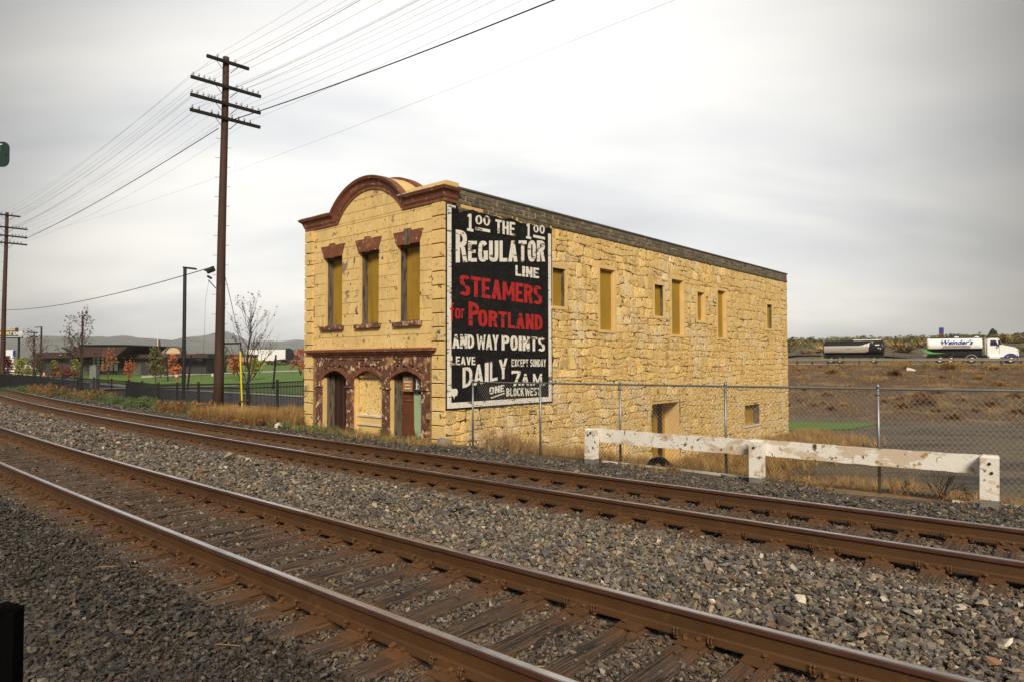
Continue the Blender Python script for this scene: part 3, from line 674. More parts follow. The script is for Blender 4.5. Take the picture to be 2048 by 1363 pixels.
for y0,y1 in ((-.012,.45),(6.67,7.132)):
    z=6.45
    while z>-.95:
        mb=MB(); mb.prism([(-.075,y0,z-.365),(-.075,y0,z-.02),(-.05,y0,z),(0.05,y0,z),(0.05,y0,z-.372),(-.02,y0,z-.372)],(0,y1-y0,0))
        part('quoin',mb,fw,mats=['block']); z-=.402
part('string_course',MB().box((-.035,.46,2.255),(0,6.66,2.30)),fw,mats=['block'])
# --- front windows
for i,(y0,z0,y1,z1) in enumerate(fwin):
    yc=(y0+y1)/2
    w=part('window',MB().box((.26,y0,z0),(.29,y1,z1)),BLD,'tall front window boarded in mustard',['olive'])
    fr=MB(); fr.box((.12,y1-.05,z0),(.26,y1,z1)); fr.box((.18,y1-.10,z0),(.26,y1-.05,z1)); fr.box((.22,y1-.13,z0),(.26,y1-.10,z1)); fr.box((.12,y0,z0),(.26,y0+.05,z1)); fr.box((.12,y0+.05,z1-.08),(.26,y1-.05,z1)); fr.box((.06,y0+.05,z0),(.26,y1-.05,z0+.04))
    part('frame',fr,w,mats=['oldwood'])
    part('sill',MB().prism([(-.13,y0-.12,2.93),(-.13,y0-.12,3.05),(.1,y0-.12,3.085),(.1,y0-.12,2.93)],(0,1.28,0)),w,mats=['terraold'])
    for a0,a1,b0,b1 in ((-.50,-.11,-.68,-.135),(.11,.50,.135,.68)):
        part('lintel_stone',MB().prism([(-.055,yc+a0,5.40),(-.055,yc+a1,5.40),(-.055,yc+b1,5.80),(-.055,yc+b0,5.80)][::-1],(.07,0,0)),w,mats=['terra'])
    ks=MB(); ks.prism([(-.10,yc-.10,5.37),(-.10,yc+.10,5.37),(-.10,yc+.13,5.86),(-.10,yc-.13,5.86)][::-1],(.11,0,0))
    for q in (-.045,.045): ks.box((-.115,yc+q-.018,5.42),(-.098,yc+q+.018,5.82))
    part('keystone',ks,w,'bare grey keystone' if i==2 else None,['oldwood' if i==2 else 'terra'])
# --- cornice sweep
PROF=[(-.02,0),(.05,0),(.05,.09),(.068,.095),(.068,.115),(.085,.125),(.10,.20),(.13,.27),(.18,.315),(.215,.325),(.215,.36),(.235,.37),(.235,.41),(-.02,.425)]
def sweep(frames,prof,mats,name,parent,label=None):
    mb=MB();vs=[];fs=[];n=len(prof)
    for (P,A,B_) in frames:
        for (p,q) in prof: vs.append(Vector(P)+Vector(A)*p+Vector(B_)*q)
    for i in range(len(frames)-1):
        for j in range(n): a=i*n+j;b=i*n+(j+1)%n; fs.append((a,a+n,b+n,b))
    fs+=[tuple(range(n)),tuple(range(len(vs)-n,len(vs)))[::-1]]
    mb.add(vs,fs); return part(name,mb,parent,label,mats)
th0=math.asin(AHW/ARAD)
fr=[((.45,FW,ARZ),(0,1,0),(0,0,1)),((0,FW,ARZ),(-1,1,0),(0,0,1))]
hb=th0/2   # mitre at the valley
n1=Vector((0,0,1)); nl=Vector((0,math.sin(th0),math.cos(th0))); mi=(n1+nl).normalized(); mi=mi/mi.dot(n1)
fr.append(((0,ACY+AHW,ARZ),(-1,0,0),tuple(mi)))
for t in np.linspace(th0,-th0,34)[1:-1]: fr.append(((0,ACY+ARAD*math.sin(t),ACZ+ARAD*math.cos(t)),(-1,0,0),(0,math.sin(t),math.cos(t))))
nr=Vector((0,-math.sin(th0),math.cos(th0))); mi=(n1+nr).normalized(); mi=mi/mi.dot(n1)
fr.append(((0,ACY-AHW,ARZ),(-1,0,0),tuple(mi))); fr.append(((0,0,ARZ),(-1,-1,0),(0,0,1))); fr.append(((.46,0,ARZ),(0,-1,0),(0,0,1)))
sweep(fr,PROF,['terra'],'cornice',BLD,'brown moulded cornice rising over the arched pediment')
# parapet behind cornice, arched hood and its brown back rim
par=MB()
par.box((.02,-.06,ARZ+.40),(.52,1.72,ARZ+.60))
part('parapet_cap',MB().box((.02,5.42,ARZ+.36),(.52,FW+.04,ARZ+.46)),BLD,None,['paleboard'])
part('flaking_edge',MB().box((-.22,-.18,ARZ+.411),(-.02,1.86,ARZ+.43)),BLD,None,['guard']); part('flaking_edge',MB().box((-.2,5.6,ARZ+.411),(.3,FW+.16,ARZ+.44)),BLD,None,['guard'])
part('parapet_cap',par,BLD,'yellow cap of the front parapet',['render'])
R1=ARAD+.40; ths=math.acos((ARZ+.3-ACZ)/R1); hood=MB(); pts=[(ACY+R1*math.sin(t),ACZ+R1*math.cos(t)) for t in np.linspace(-ths,ths,30)]
for a,b in zip(pts,pts[1:]):
    hood.add([(-.02,a[0],a[1]),(-.02,b[0],b[1]),(.72,b[0],b[1]+.04),(.72,a[0],a[1]+.04)],[(0,3,2,1)])
hood.add([(.72,p[0],p[1]+.04) for p in pts]+[(.72,pts[-1][0],6.4),(.72,pts[0][0],6.4)],[tuple(range(32))])
part('pediment_hood',hood,BLD,'yellow top of the arched pediment',['render'])
rim=MB(); R2=ARAD+.53; ths2=math.acos((ARZ+.3-ACZ)/R2); pts=[(ACY+R2*math.sin(t),ACZ+R2*math.cos(t)) for t in np.linspace(-ths2,ths2,30)]
for a,b in zip(pts,pts[1:]):
    rim.add([(.74,a[0],a[1]-.16),(.74,b[0],b[1]-.16),(.74,b[0],b[1]),(.74,a[0],a[1]),(1.0,a[0],a[1]-.16),(1.0,b[0],b[1]-.16),(1.0,b[0],b[1]),(1.0,a[0],a[1])],[(0,1,2,3),(3,2,6,7),(4,7,6,5),(0,4,5,1)])
part('pediment_rim',rim,BLD,'brown rim at the back of the pediment',['terra'])
# --- cast-iron storefront
sf=part('storefront_cornice',MB(),BLD,'long brown moulding over the arcade',['terra']) if 0 else None
fr=[((0.05,6.74,2.05),(0,1,0),(0,0,1)),((-.0,6.74,2.05),(-1,1,0),(0,0,1)),((-.0,.44,2.05),(-1,-1,0),(0,0,1)),((.05,.44,2.05),(0,-1,0),(0,0,1))]
sweep(fr,[(-.02,-.02),(.05,-.02),(.06,.04),(.12,.06),(.13,.11),(.19,.13),(.2,.2),(.17,.215),(-.02,.235)],['terra'],'storefront_cornice',BLD,'long brown moulding above the arcade')
opens=[(.91,2.36),(2.81,4.21),(4.67,5.98)]; SPR,APX,TOPZ=1.34,1.585,2.03
arc=MB(); 
def aarc(y0,y1,n=14,spr=SPR,apx=APX):
    hw=(y1-y0)/2; rise=apx-spr; rr=(hw*hw+rise*rise)/(2*rise); t0=math.asin(hw/rr); yc=(y0+y1)/2; zc=apx-rr
    return [(yc+rr*math.sin(t),zc+rr*math.cos(t),math.sin(t),math.cos(t)) for t in np.linspace(-t0,t0,n)]
prev=.60
for (y0,y1) in opens:
    arc.box((-.02,prev,SPR),(.12,y0,TOPZ)); A=aarc(y0,y1)
    for a,b in zip(A,A[1:]): arc.prism([(-.02,a[0],a[1]),(-.02,b[0],b[1]),(-.02,b[0],TOPZ),(-.02,a[0],TOPZ)][::-1],(.14,0,0))
    prev=y1
arc.box((-.02,prev,SPR),(.12,6.50,TOPZ))
arcade=part('arcade_panel',arc,BLD,'ornamental brown panel with three arches and flaking paint',['terraold'])
for (y0,y1) in opens:
    bd=MB(); A=aarc(y0-.03,y1+.03,16,SPR-.02,APX+.02)
    for a,b in zip(A,A[1:]):
        q=[(-.065,a[0],a[1]-.03),(-.065,b[0],b[1]-.03),(-.065,b[0]+b[2]*.1,b[1]+b[3]*.085),(-.065,a[0]+a[2]*.1,a[1]+a[3]*.085)]
        bd.prism(q[::-1],(.045,0,0))
    part('arch_moulding',bd,arcade,mats=['terra'])
    yc=(y0+y1)/2
    orn=MB(); orn.lathe([(.0,-.09),(.05,-.085),(.075,-.06),(.095,-.03),(.095,.0)],10,(-.02,yc,1.80),'x')
    for sx in (-1,1):
        orn.prism([(-.06,yc+sx*.10,1.68),(-.06,yc+sx*.17,1.69),(-.05,yc+sx*.13,1.92),(-.05,yc+sx*.08,1.92)][::sx],(.04,0,0))
        orn.tube([(-.05,yc+sx*.25,1.74),(-.06,yc+sx*.36,1.78),(-.06,yc+sx*.44,1.72),(-.05,yc+sx*.42,1.65)],.022,5)
        orn.tube([(-.05,yc+sx*.46,1.86),(-.06,yc+sx*.56,1.80),(-.06,yc+sx*.60,1.68),(-.05,yc+sx*.55,1.60)],.022,5)
        orn.box((-.045,yc+sx*.42-.26,1.93),(-.02,yc+sx*.42+.26,1.96)); orn.box((-.045,yc+sx*.66-.015,1.55),(-.02,yc+sx*.66+.015,1.93))
        orn.prism([(-.05,yc+sx*.22,1.90),(-.05,yc+sx*.62,1.90),(-.05,yc+sx*.62,1.60)][::sx],(.02,0,0))
    part('ornament',orn,arcade,mats=['terraold'])
for (y0,y1) in ((.61,.91),(2.36,2.81),(4.21,4.67),(5.98,6.49)):
    w=min(y1-y0,.34); yc=(y0+y1)/2; c=MB()
    c.box((-.075,yc-w/2,-1.1),(.1,yc+w/2,1.02)); c.box((-.11,yc-w/2-.02,-1.1),(.1,yc+w/2+.02,-.22))
    c.box((-.125,yc-w/2-.045,1.02),(.1,yc+w/2+.045,1.07)); c.box((-.09,yc-w/2+.01,1.07),(.1,yc+w/2-.01,1.36)); 
    for q in (-.07,.07): c.box((-.1,yc+q-.03,-.1),(-.07,yc+q+.03,.92))
    c.box((-.12,yc-.06,1.12),(-.08,yc+.06,1.32)); c.box((-.06,yc-w/2+.03,1.36),(.0,yc+w/2-.03,2.0))
    part('column',c,BLD,'flaking brown cast column of the arcade',['terraold'])
    if y1-y0>.4: part('pier',MB().box((-.012,y0,-1.1),(.13,y1,1.34)),BLD,None,['render'])
# infill of the three bays
def bay_jamb(y0,y1): 
    j=MB(); j.box((.10,y1-.04,-1.1),(.22,y1+.03,APX)); j.box((.24,y1-.10,-1.1),(.34,y1+.03,APX)); j.box((.26,y0-.03,APX-.14),(.34,y1+.03,APX+.1)); return j
d1=part('door',MB().box((.34,4.60,-1.1),(.38,6.05,1.75)),BLD,'dark brown boarded arch doorway on the left',['darkdoor'])
for q in (4.97,5.33,5.66): part('batten',MB().box((.325,q-.006,-.7),(.345,q+.006,1.6)),d1,mats=['browndoor'])
part('frame',bay_jamb(4.67,5.98),d1,mats=['oldwood'])
w2=part('window',MB().box((.16,2.78,-.02),(.2,4.24,1.8)),BLD,'pitted yellow boarded window between the doors',['stone'])
sl=MB(); sl.box((.06,2.81,.10),(.18,4.21,.15)); part('sill',sl,w2,mats=['paleboard'])
part('apron',MB().box((.10,2.78,-1.1),(.16,4.24,.10)),w2,mats=['render']); part('ledge',MB().box((.05,2.81,-.17),(.12,4.21,-.13)),w2,mats=['paleboard'])
part('transom',MB().box((.05,2.81,1.36),(.15,4.21,1.42)),w2,mats=['terraold'])
d3=part('door',MB().box((.34,.85,-1.1),(.38,2.45,1.75)),BLD,'brown panelled doorway on the right with two small signs',['browndoor'])
part('frame',bay_jamb(.91,2.36),d3,mats=['oldwood'])
def dpt(px,py,o=.33): return FU(px,py,o)
pn=MB()
for (a,b) in (((793,757),(822,796)),((793,801),(822,828)),((793,832),(822,868))):
    p=dpt(*a);q=dpt(*b); pn.box((.325,min(p[0],q[0]),min(p[1],q[1])),(.342,max(p[0],q[0]),max(p[1],q[1])))
part('door_panel',pn,d3,mats=['browndoor'])
for q in ((797,760,797,866),(801,799,824,799)):
    p=dpt(q[0],q[1],.32);p2=dpt(q[2],q[3],.32); part('hinge_strap',MB().box((.315,min(p[0],p2[0])-.008,min(p[1],p2[1])-.008),(.33,max(p[0],p2[0])+.008,max(p[1],p2[1])+.008)),d3,mats=['terra'])
p=dpt(828,783,.30);q=dpt(846.5,876,.30); gy=[(q[0],p[1]-.10),(q[0]+.0,q[1]),(p[0]-.12,q[1]+.02),(p[0]-.02,q[1]+.28),(p[0],p[1]),(p[0]-.17,p[1]),(p[0]-.24,p[1]-.05)]
part('board',MB().prism([(.295,a,b) for a,b in gy],(.03,0,0)),d3,'pale green flaking board',['mint'])
p=dpt(806,751.5,.2);q=dpt(825.5,782,.2)
ts=part('sign',MB().box((.19,q[0],q[1]),(.215,p[0],p[1])),d3,'small tan notice with three lines',['tansign'])
tw=p[0]-q[0]; tz=p[1]
lo=MB(); lo.box((.183,p[0]-.25,tz-.12),(.19,p[0]-.03,tz-.03)); part('emblem',lo,ts,mats=['steel'])
lt=MB()
for k,(ww) in enumerate((.34,.22,.28)):
    zz=tz-.16-.1*k; yy=q[0]+tw/2+ww/2
    while yy>q[0]+tw/2-ww/2: lt.box((.184,yy-.022,zz-.018),(.19,yy,zz+.01)); yy-=.03
part('lettering',lt,ts,mats=['whitepaint'])
p=dpt(826.5,752,.2);q=dpt(847,783,.2)
ps=part('sign',MB().box((.18,q[0],q[1]),(.21,p[0],p[1])),d3,'dark plum notice with a white letter B',['purple'])
bl=MB(); yc=(p[0]+q[0])/2; zc=(p[1]+q[1])/2
bl.box((.172,yc+.02,zc-.15),(.179,yc+.07,zc+.15)); bl.box((.172,yc+.0,zc-.155),(.178,yc+.10,zc-.14)); bl.box((.172,yc+.0,zc+.14),(.178,yc+.10,zc+.155))
for c_,rr in ((zc+.075,.068),(zc-.075,.075)):
    pts=[(.175,yc+.01-rr*math.cos(t)*1.1,c_+rr*math.sin(t)) for t in np.linspace(-1.57,1.57,9)]; bl.tube(pts,.009,4)
part('lettering',bl,ps,mats=['whitepaint'])
part('plinth',MB().box((-.02,-.03,-1.3),(.3,.5,-.42)),BLD,'bare grey footing at the corner',['guardc'])
# --- side wall
sw=[(5.01,3.75,5.74,5.06),(7.88,3.03,8.90,5.33),(11.93,3.75,12.71,5.06),(13.40,3.02,14.46,5.42),(15.84,3.73,16.56,5.04),(17.99,3.0,18.90,5.28),(24.27,3.64,25.05,4.98)]
bw=[(11.7,-2.6,14.05,.09,.75),(21.15,-1.46,23.1,-.43,.35)]
side=part('wall',holed(SIDE3,0,SL,-4.0,6.50,[h+(.16,) for h in sw]+bw,.16),BLD,'long side wall of yellow painted rubble stone',['joint','render'])
for i,h in enumerate(sw):
    w=part('window',MB().box((h[0],.13,h[1]),(h[2],.16,h[3])),BLD,None,['olive'])
    f=MB(); t=.07
    f.box((h[2]-t*.6,.02,h[1]),(h[2],.13,h[3])); f.box((h[0],.02,h[3]-.03),(h[2]-t*.6,.13,h[3]))
    part('frame',f,w,mats=['oldwood' if i in (0,2,6) else 'render'])
    s_=MB(); e=.11; s_.box((h[0]-e,-.04,h[3]),(h[2]+e,.0,h[3]+e*1.1)); s_.box((h[0]-e,-.05,h[1]-e),(h[2]+e,.02,h[1])); s_.box((h[0]-e,-.036,h[1]),(h[0],0,h[3])); s_.box((h[2],-.036,h[1]),(h[2]+e,0,h[3]))
    part('surround',s_,w,mats=['render'])
part('doorway',MB().box((11.7,.72,-2.6),(14.05,.75,.09)),BLD,'recessed mustard basement doorway in the side wall',['olive'])
part('jamb',MB().box((11.7,.55,-2.6),(12.0,.72,.09)).box((13.4,.55,-2.6),(13.52,.72,.09)),BLD.children[-1],mats=['darkdoor'])
b2=part('window',MB().box((21.15,.30,-1.46),(23.1,.34,-.43)),BLD,'low wide basement window in the side wall',['olive'])
part('sill',MB().box((21.0,-.07,-1.56),(23.25,.1,-1.46)),b2,mats=['paleboard']); part('frame',MB().box((22.95,.02,-1.46),(23.1,.30,-.43)),b2,mats=['oldwood'])
# rubble stones, irregular courses
r=random.Random(21); polys=[]
excl=[(h[0]-.11,h[1]-.11,h[2]+.11,h[3]+.12) for h in sw]+[(11.6,-2.7,14.15,.2),(21.05,-1.56,23.2,-.33),(-.1,.46,4.99,6.44)]
z=-2.4
def rowz(k,x): return .10*noise.noise(Vector((x*.35,k*3.3,1.7)))+.13*noise.noise(Vector((x*1.3,k*5.1,4.7)))
k=0
while z<6.42:
    h=r.uniform(.22,.40) if z<3.3 else r.uniform(.26,.52); h=min(h,6.44-z) if 6.44-z<h+.14 else h
    x=0.0
    while x<SL:
        w=r.uniform(.18,.50); x1=min(x+w,SL)
        if SL-x1<.15: x1=SL
        g=r.choice([.001,.002,.003,.005,.008,.014,.024])
        j=lambda:r.uniform(-.03,.022)
        def zz(kk,xx,base): return base+(rowz(kk,xx) if -2.3<base<6.3 else 0)
        lo0,lo1=zz(k,x,z),zz(k,x1,z); hi0,hi1=zz(k+1,x,z+h),zz(k+1,x1,z+h)
        def mk(a0,a1,b0,b1,xa,xb):
            sk=r.uniform(-.045,.045)
            p=[(xa+g+sk+max(0,j()),a0+g+max(0,j())),(xb-g+sk-max(0,j()),a1+g+max(0,j())),(xb-g-sk-max(0,j()),b1-g-max(0,j())),(xa+g-sk+max(0,j()),b0-g-max(0,j()))]
            # chamfer corners
            q=[]
            for i in range(4):
                a,b,c=p[i-1],p[i],p[(i+1)%4]; t=r.uniform(.05,.24)
                q.append((b[0]+(a[0]-b[0])*t,b[1]+(a[1]-b[1])*t)); t=r.uniform(.05,.24); q.append((b[0]+(c[0]-b[0])*t,b[1]+(c[1]-b[1])*t))
            polys.extend(subtract_all(q,excl))
        u=r.random()
        if u<.24 and h>.27:
            f=r.uniform(.4,.6); m0=lo0+(hi0-lo0)*f; m1=lo1+(hi1-lo1)*f+r.uniform(-.03,.03); mk(lo0,lo1,m0,m1,x,x1); 
            if w>.4: xm=(x+x1)/2+r.uniform(-.06,.06); mm=(m0+m1)/2; hm=(hi0+hi1)/2; mk(m0,mm,hi0,hm,x,xm); mk(mm,m1,hm,hi1,xm,x1)
            else: mk(m0,m1,hi0,hi1,x,x1)
        else: (mk(lo0,lo1,hi0,hi1,x,x1) if (w<.5 or r.random()<.5) else (mk(lo0,(lo0+lo1)/2,hi0,(hi0+hi1)/2,x,(x+x1)/2),mk((lo0+lo1)/2,lo1,(hi0+hi1)/2,hi1,(x+x1)/2,x1)))
        x=x1
    z+=h; k+=1
def pxarea(p):
    cx=sum(q[0] for q in p)/len(p); cz=sum(q[1] for q in p)/len(p); w=C0+SDV*cx; 
    if cz<-.6-.12*cx: return 0
    return area(p)/(w.length**2)*(1-.012*cx)
polys=[p for p in polys if area(p)>.006]; polys.sort(key=pxarea,reverse=True)
rest=MB()
for i,p in enumerate(polys):
    h=.024+r.uniform(-.012,.012); pc=piece(p,SIDE3,-.005,h,.014+.012*r.random(),r,.07)
    if i<300: part('stone',pc,side,mats=['stone'])
    else: rest.add(pc.v,pc.f)
part('rubble_stones',rest,side,mats=['stone'],kind='stuff')
# parapet band of dark blocks with white joints, ledge, flashing
band=part('wall',MB().box((.46,-.006,6.50),(SL,.30,6.92)),BLD,'parapet band of dark blocks along the side wall',['mortar'])
rows=[(6.505,6.605),(6.625,6.745),(6.765,6.90)]; nb=0; restb=MB()
for kk,(za,zb) in enumerate(rows+[(6.40,6.485),(6.30,6.385),(6.20,6.285)]):
    x=.48 if kk<3 else .3; xe=SL if kk<3 else (4.95 if kk==3 else 4.9)
    while x<xe-.05:
        w=r.uniform(.20,.42) if kk==2 else r.uniform(.22,.40); x1=min(x+w,xe); g=r.choice([.006,.012,.018])
        if kk>=3 and r.random()<.25: x=x1; continue
        pc=piece([(x+g,za+.004),(x1-g,za+.004),(x1-g,zb-.004),(x+g,zb-.004)],SIDE3,-.01,(.032 if kk<3 else .018)+r.uniform(-.008,.008),.008,r,.02)
        if nb<297: part('brick',pc,band,mats=['brick'])
        else: restb.add(pc.v,pc.f)
        nb+=1; x=x1
if restb.v: part('bricks',restb,band,mats=['brick'],kind='stuff')
part('ledge',MB().box((4.99,-.055,6.452),(SL,.0,6.498)),band,mats=['brick'])
part('flashing',MB().box((.47,-.07,6.921),(SL+.06,.34,6.972)),BLD,'thin metal flashing on the parapet',['flash'])
part('roof',MB().box((.5,.3,6.55),(SL-.02,FW-.02,6.62)),BLD,None,['roof'])
part('wall',MB().box((SL-.3,.01,-4),(SL-.002,FW,6.9)),BLD,'rear wall',['render']); part('wall',MB().box((.3,FW-.3,-4),(SL,FW-.001,6.9)),BLD,'far side wall',['render'])
part('bracket',MB().box((SL-.02,-.12,-.78),(SL+.05,-.0,-.6)),BLD,None,['brownpost'])
#@@SIGN
# ================================================================== PAINTED ADVERTISEMENT ON THE SIDE WALL
def S3(px,py): return SU(px,py,-.05)
def c3(x,y): return S3(870+x/5.242,360+y/5.242)
def c4(x,y): return S3(870+x/5.68,600+y/5.68)
SGY=-.048
rag=[c3(*p) for p in ((215,250),(240,285),(248,325),(262,345),(290,330),(330,322),(400,312),(440,335),(470,350),(530,352),(600,380),(640,378),(700,408),(760,402),(800,400),(850,425),(905,452),(950,462),(1000,466),(1060,485),(1150,500),(1180,498))]
outl=[(.035,.475),(4.955,.475),(4.955,rag[-1][1]),]+rag[::-1]+[(c3(160,240)[0],6.40),(.035,6.40)]
ad=part('painted_sign',MB().prism([(x,-.006,z) for x,z in outl],(0,SGY+.006,0)),BLD,'black painted advertisement with white and red lettering',['black'])
bd=MB()
for (a,b,c,d) in ((.06,.52,.225,6.38),(4.74,.52,4.90,6.18)): part('border',MB().box((a,SGY-.006,b),(c,SGY-.001,d)),ad,mats=['white'])
part('border',MB().box((.226,SGY-.006,.52),(4.739,SGY-.001,.68)),ad,mats=['white'])
part('border',MB().box((.226,SGY-.006,6.30),(c3(215,240)[0],SGY-.001,6.38)),ad,mats=['white'])
def glyphs(ch,a,b):
    """heavy condensed letters as lists of quads in a unit box; a: stem width, b: bar height"""
    Rr=lambda x0,y0,x1,y1:[(x0,y0),(x1,y0),(x1,y1),(x0,y1)]
    def ringseg(cx,cy,hx,hy,t0,t1,n=10,a_=a,b_=b,pw=.75):
        out=[];se=lambda v:math.copysign(abs(v)**pw,v)
        P=lambda t,rx,ry:(cx+rx*se(math.cos(t)),cy+ry*se(math.sin(t)))
        ts=[math.radians(t0+(t1-t0)*i/n) for i in range(n+1)]
        for p,q in zip(ts,ts[1:]): out.append([P(p,hx,hy),P(q,hx,hy),P(q,max(.02,hx-a_),max(.02,hy-b_)),P(p,max(.02,hx-a_),max(.02,hy-b_))])
        return out
    if ch=='E': return [Rr(0,0,a,1),Rr(a,1-b,1,1),Rr(a,.5-b*.45,.86,.5+b*.45),Rr(a,0,1,b)]
    if ch=='L': return [Rr(0,0,a,1),Rr(a,0,1,b)]
    if ch=='T': return [Rr(0,1-b,1,1),Rr(.5-a/2,0,.5+a/2,1-b)]
    if ch=='H': return [Rr(0,0,a,1),Rr(1-a,0,1,1),Rr(a,.5-b/2,1-a,.5+b/2)]
    if ch=='I': return [Rr(0,0,1,1)]
    if ch=='.': return [Rr(0,0,1,.2)]
    if ch=='O': return ringseg(.5,.5,.5,.5,0,360,24)
    if ch=='0': return ringseg(.5,.5,.5,.5,0,360,24,pw=1)
    if ch=='C': return ringseg(.5,.5,.5,.5,38,322,20)
    if ch=='G': return ringseg(.5,.5,.5,.5,38,330,20)+[Rr(.55,.36,1,.36+b),Rr(1-a,.08,1,.36)]
    if ch=='U': return [Rr(0,.3,a,1),Rr(1-a,.3,1,1)]+ringseg(.5,.3,.5,.3,180,360,12)
    if ch=='D': return [Rr(0,0,a,1)]+[q for q in ringseg(a*.6,.5,1-a*.6,.5,-90,90,14)]
    if ch=='P': return [Rr(0,0,a,1)]+ringseg(a*.6,.72,1-a*.6,.28,-90,90,12)
    if ch=='B': return [Rr(0,0,a,1)]+ringseg(a*.6,.74,.93-a*.6,.26,-90,90,12)+ringseg(a*.6,.26,1-a*.6,.26,-90,90,12)
    if ch=='R': return [Rr(0,0,a,1)]+ringseg(a*.6,.73,1-a*.6,.27,-90,90,12)+[[(.42,.48),(.42+a,.48),(1.04,0),(1.04-a,0)]]
    if ch=='S': return ringseg(.5,.735,.5,.265,25,270,14)+ringseg(.5,.265,.5,.265,-155,90,14)
    if ch=='A': return [[(0,0),(a,0),(.5+a*.42,1),(.5-a*.42,1)],[(1-a,0),(1,0),(.5+a*.42,1),(.5-a*.42,1)],Rr(.28,.2,.72,.2+b*.85)]
    if ch=='V': return [[(0,1),(a,1),(.5+a*.4,0),(.5-a*.4,0)],[(1-a,1),(1,1),(.5+a*.4,0),(.5-a*.4,0)]]
    if ch=='Y': return [[(0,1),(a,1),(.5+a*.5,.42),(.5-a*.5,.42)],[(1-a,1),(1,1),(.5+a*.5,.42),(.5-a*.5,.42)],Rr(.5-a/2,0,.5+a/2,.43)]
    if ch=='X': return [[(0,1),(a,1),(1,0),(1-a,0)],[(1-a,1),(1,1),(a,0),(0,0)]]
    if ch=='K': return [Rr(0,0,a,1),[(a*.7,.40),(a*.7,.62),(1-a,1),(1,1)],[(.35,.60),(.6,.72),(1.03,0),(1.03-a,0)]]
    if ch=='N': return [Rr(0,0,a,1),Rr(1-a,0,1,1),[(0,1),(a*.95,1),(1,0),(1-a*.95,0)]]
    if ch=='M': c=a*.78; return [Rr(0,0,c,1),Rr(1-c,0,1,1),[(0,1),(c,1),(.5+c*.4,.22),(.5-c*.4,.22)],[(1-c,1),(1,1),(.5+c*.4,.22),(.5-c*.4,.22)]]
    if ch=='W': c=a*.72; return [[(0,1),(c,1),(.27+c*.4,0),(.27-c*.4,0)],[(.5-c*.4,.9),(.5+c*.4,.9),(.27+c*.4,0),(.27-c*.4,0)],[(.5-c*.4,.9),(.5+c*.4,.9),(.73+c*.4,0),(.73-c*.4,0)],[(1-c,1),(1,1),(.73+c*.4,0),(.73-c*.4,0)]]
    if ch=='7': return [Rr(0,1-b*1.1,1,1),Rr(0,.78,a*.5,1),[(1-a,1-b),(1,1-b),(.15+a,0),(.15,0)]]
    if ch=='1': return [Rr(.5-a/2,0,.5+a/2,1),[(.12,.80),(.12,.90),(.5-a/2,1),(.5-a/2,.84)],Rr(.05,0,.95,b*.9)]
    if ch=='f': return [Rr(.3,-.12,.3+a,.8)]+ringseg(.3+.42,.74,.42,.26,60,180,8)+[Rr(0,.56,.92,.56+b*.8)]
    if ch=='o': return ringseg(.5,.36,.5,.36,0,360,20)
    if ch=='r': return [Rr(0,0,a,.72)]+ringseg(.55,.46,.5,.28,55,170,8)
    return []
WID={'I':.42,'M':1.3,'W':1.42,'.':.3,'L':.86,'E':.88,'1':.8,'f':.8,'r':.75,'T':.95,'A':1.06}
def letter_row(txt,TL,BL,TR,BR,m,a=.36,b=.17,gap=.12,lift=0,name='lettering'):
    ws=[WID.get(c,1) for c in txt]; tot=sum(ws)+gap*(len(txt)-1); u=0; mb=MB(); cnt=0
    for c,w in zip(txt,ws):
        aa=a if c not in 'I.' else 1
        if c in 'MW': aa=a*.85
        for q in glyphs(c,aa,b):
            pts=[]
            for (x,y) in q:
                U=(u+x*w)/tot; top=(TL[0]+(TR[0]-TL[0])*U,TL[1]+(TR[1]-TL[1])*U); bot=(BL[0]+(BR[0]-BL[0])*U,BL[1]+(BR[1]-BL[1])*U)
                pts.append((bot[0]+(top[0]-bot[0])*y,bot[1]+(top[1]-bot[1])*y))
            # make face outward
            d=SGY-.008-.0006*(cnt%14)-lift; cnt+=1
            ar=sum(pts[i][0]*pts[(i+1)%len(pts)][1]-pts[(i+1)%len(pts)][0]*pts[i][1] for i in range(len(pts)))
            if ar<0: pts=pts[::-1]
            mb.add([(x,d,z) for x,z in pts],[tuple(range(len(pts)))])
        u+=w+gap
    return part(name,mb,ad,mats=[m])
def row(txt,cf,x0,x1,tl,bl,tr,br,m='white',**k): return letter_row(txt,cf(x0,tl),cf(x0,bl),cf(x1,tr),cf(x1,br),m,**k)
def bar(cf,pts,m='white'):
    P=[cf(*p) for p in pts]; return part('underline',MB().add([(x,SGY-.008,z) for x,z in P],[(0,1,2,3)][:1]),ad,mats=[m])
row('1',c3,330,405,352,532,360,546); row('00',c3,420,576,368,462,378,486,b=.15,a=.3)
bar(c3,[(420,524),(577,552),(577,522),(420,492)])
row('THE',c3,632,838,412,555,448,588)
row('1',c3,950,1010,455,612,462,625); row('00',c3,1028,1148,470,545,476,572,b=.15,a=.3)
bar(c3,[(1028,602),(1152,628),(1152,600),(1028,574)])
row('R',c3,216,332,520,866,535,862,a=.38,b=.15)
row('EGULATOR',c3,345,1150,640,858,634,856,a=.40,b=.17)
row('LINE',c3,842,1088,893,1002,925,1032,a=.36,b=.2)
row('STEAMERS',c3,255,1118,990,1206,1116,1308,m='red',a=.38,b=.17,gap=.1)
row('for',c4,166,342,22,222,66,206,m='red',a=.36,b=.13)
row('P',c4,380,498,15,290,40,292,m='red',a=.38,b=.15)
row('ORTLAND',c4,487,1218,108,296,172,345,m='red',a=.38,b=.18)
row('AND',c4,195,442,388,545,392,548,a=.36,b=.17,gap=.06); row('WAY',c4,470,720,390,556,398,566,a=.34,b=.17,gap=.0)
row('POINTS',c4,755,1246,396,566,424,580,a=.38,b=.17)
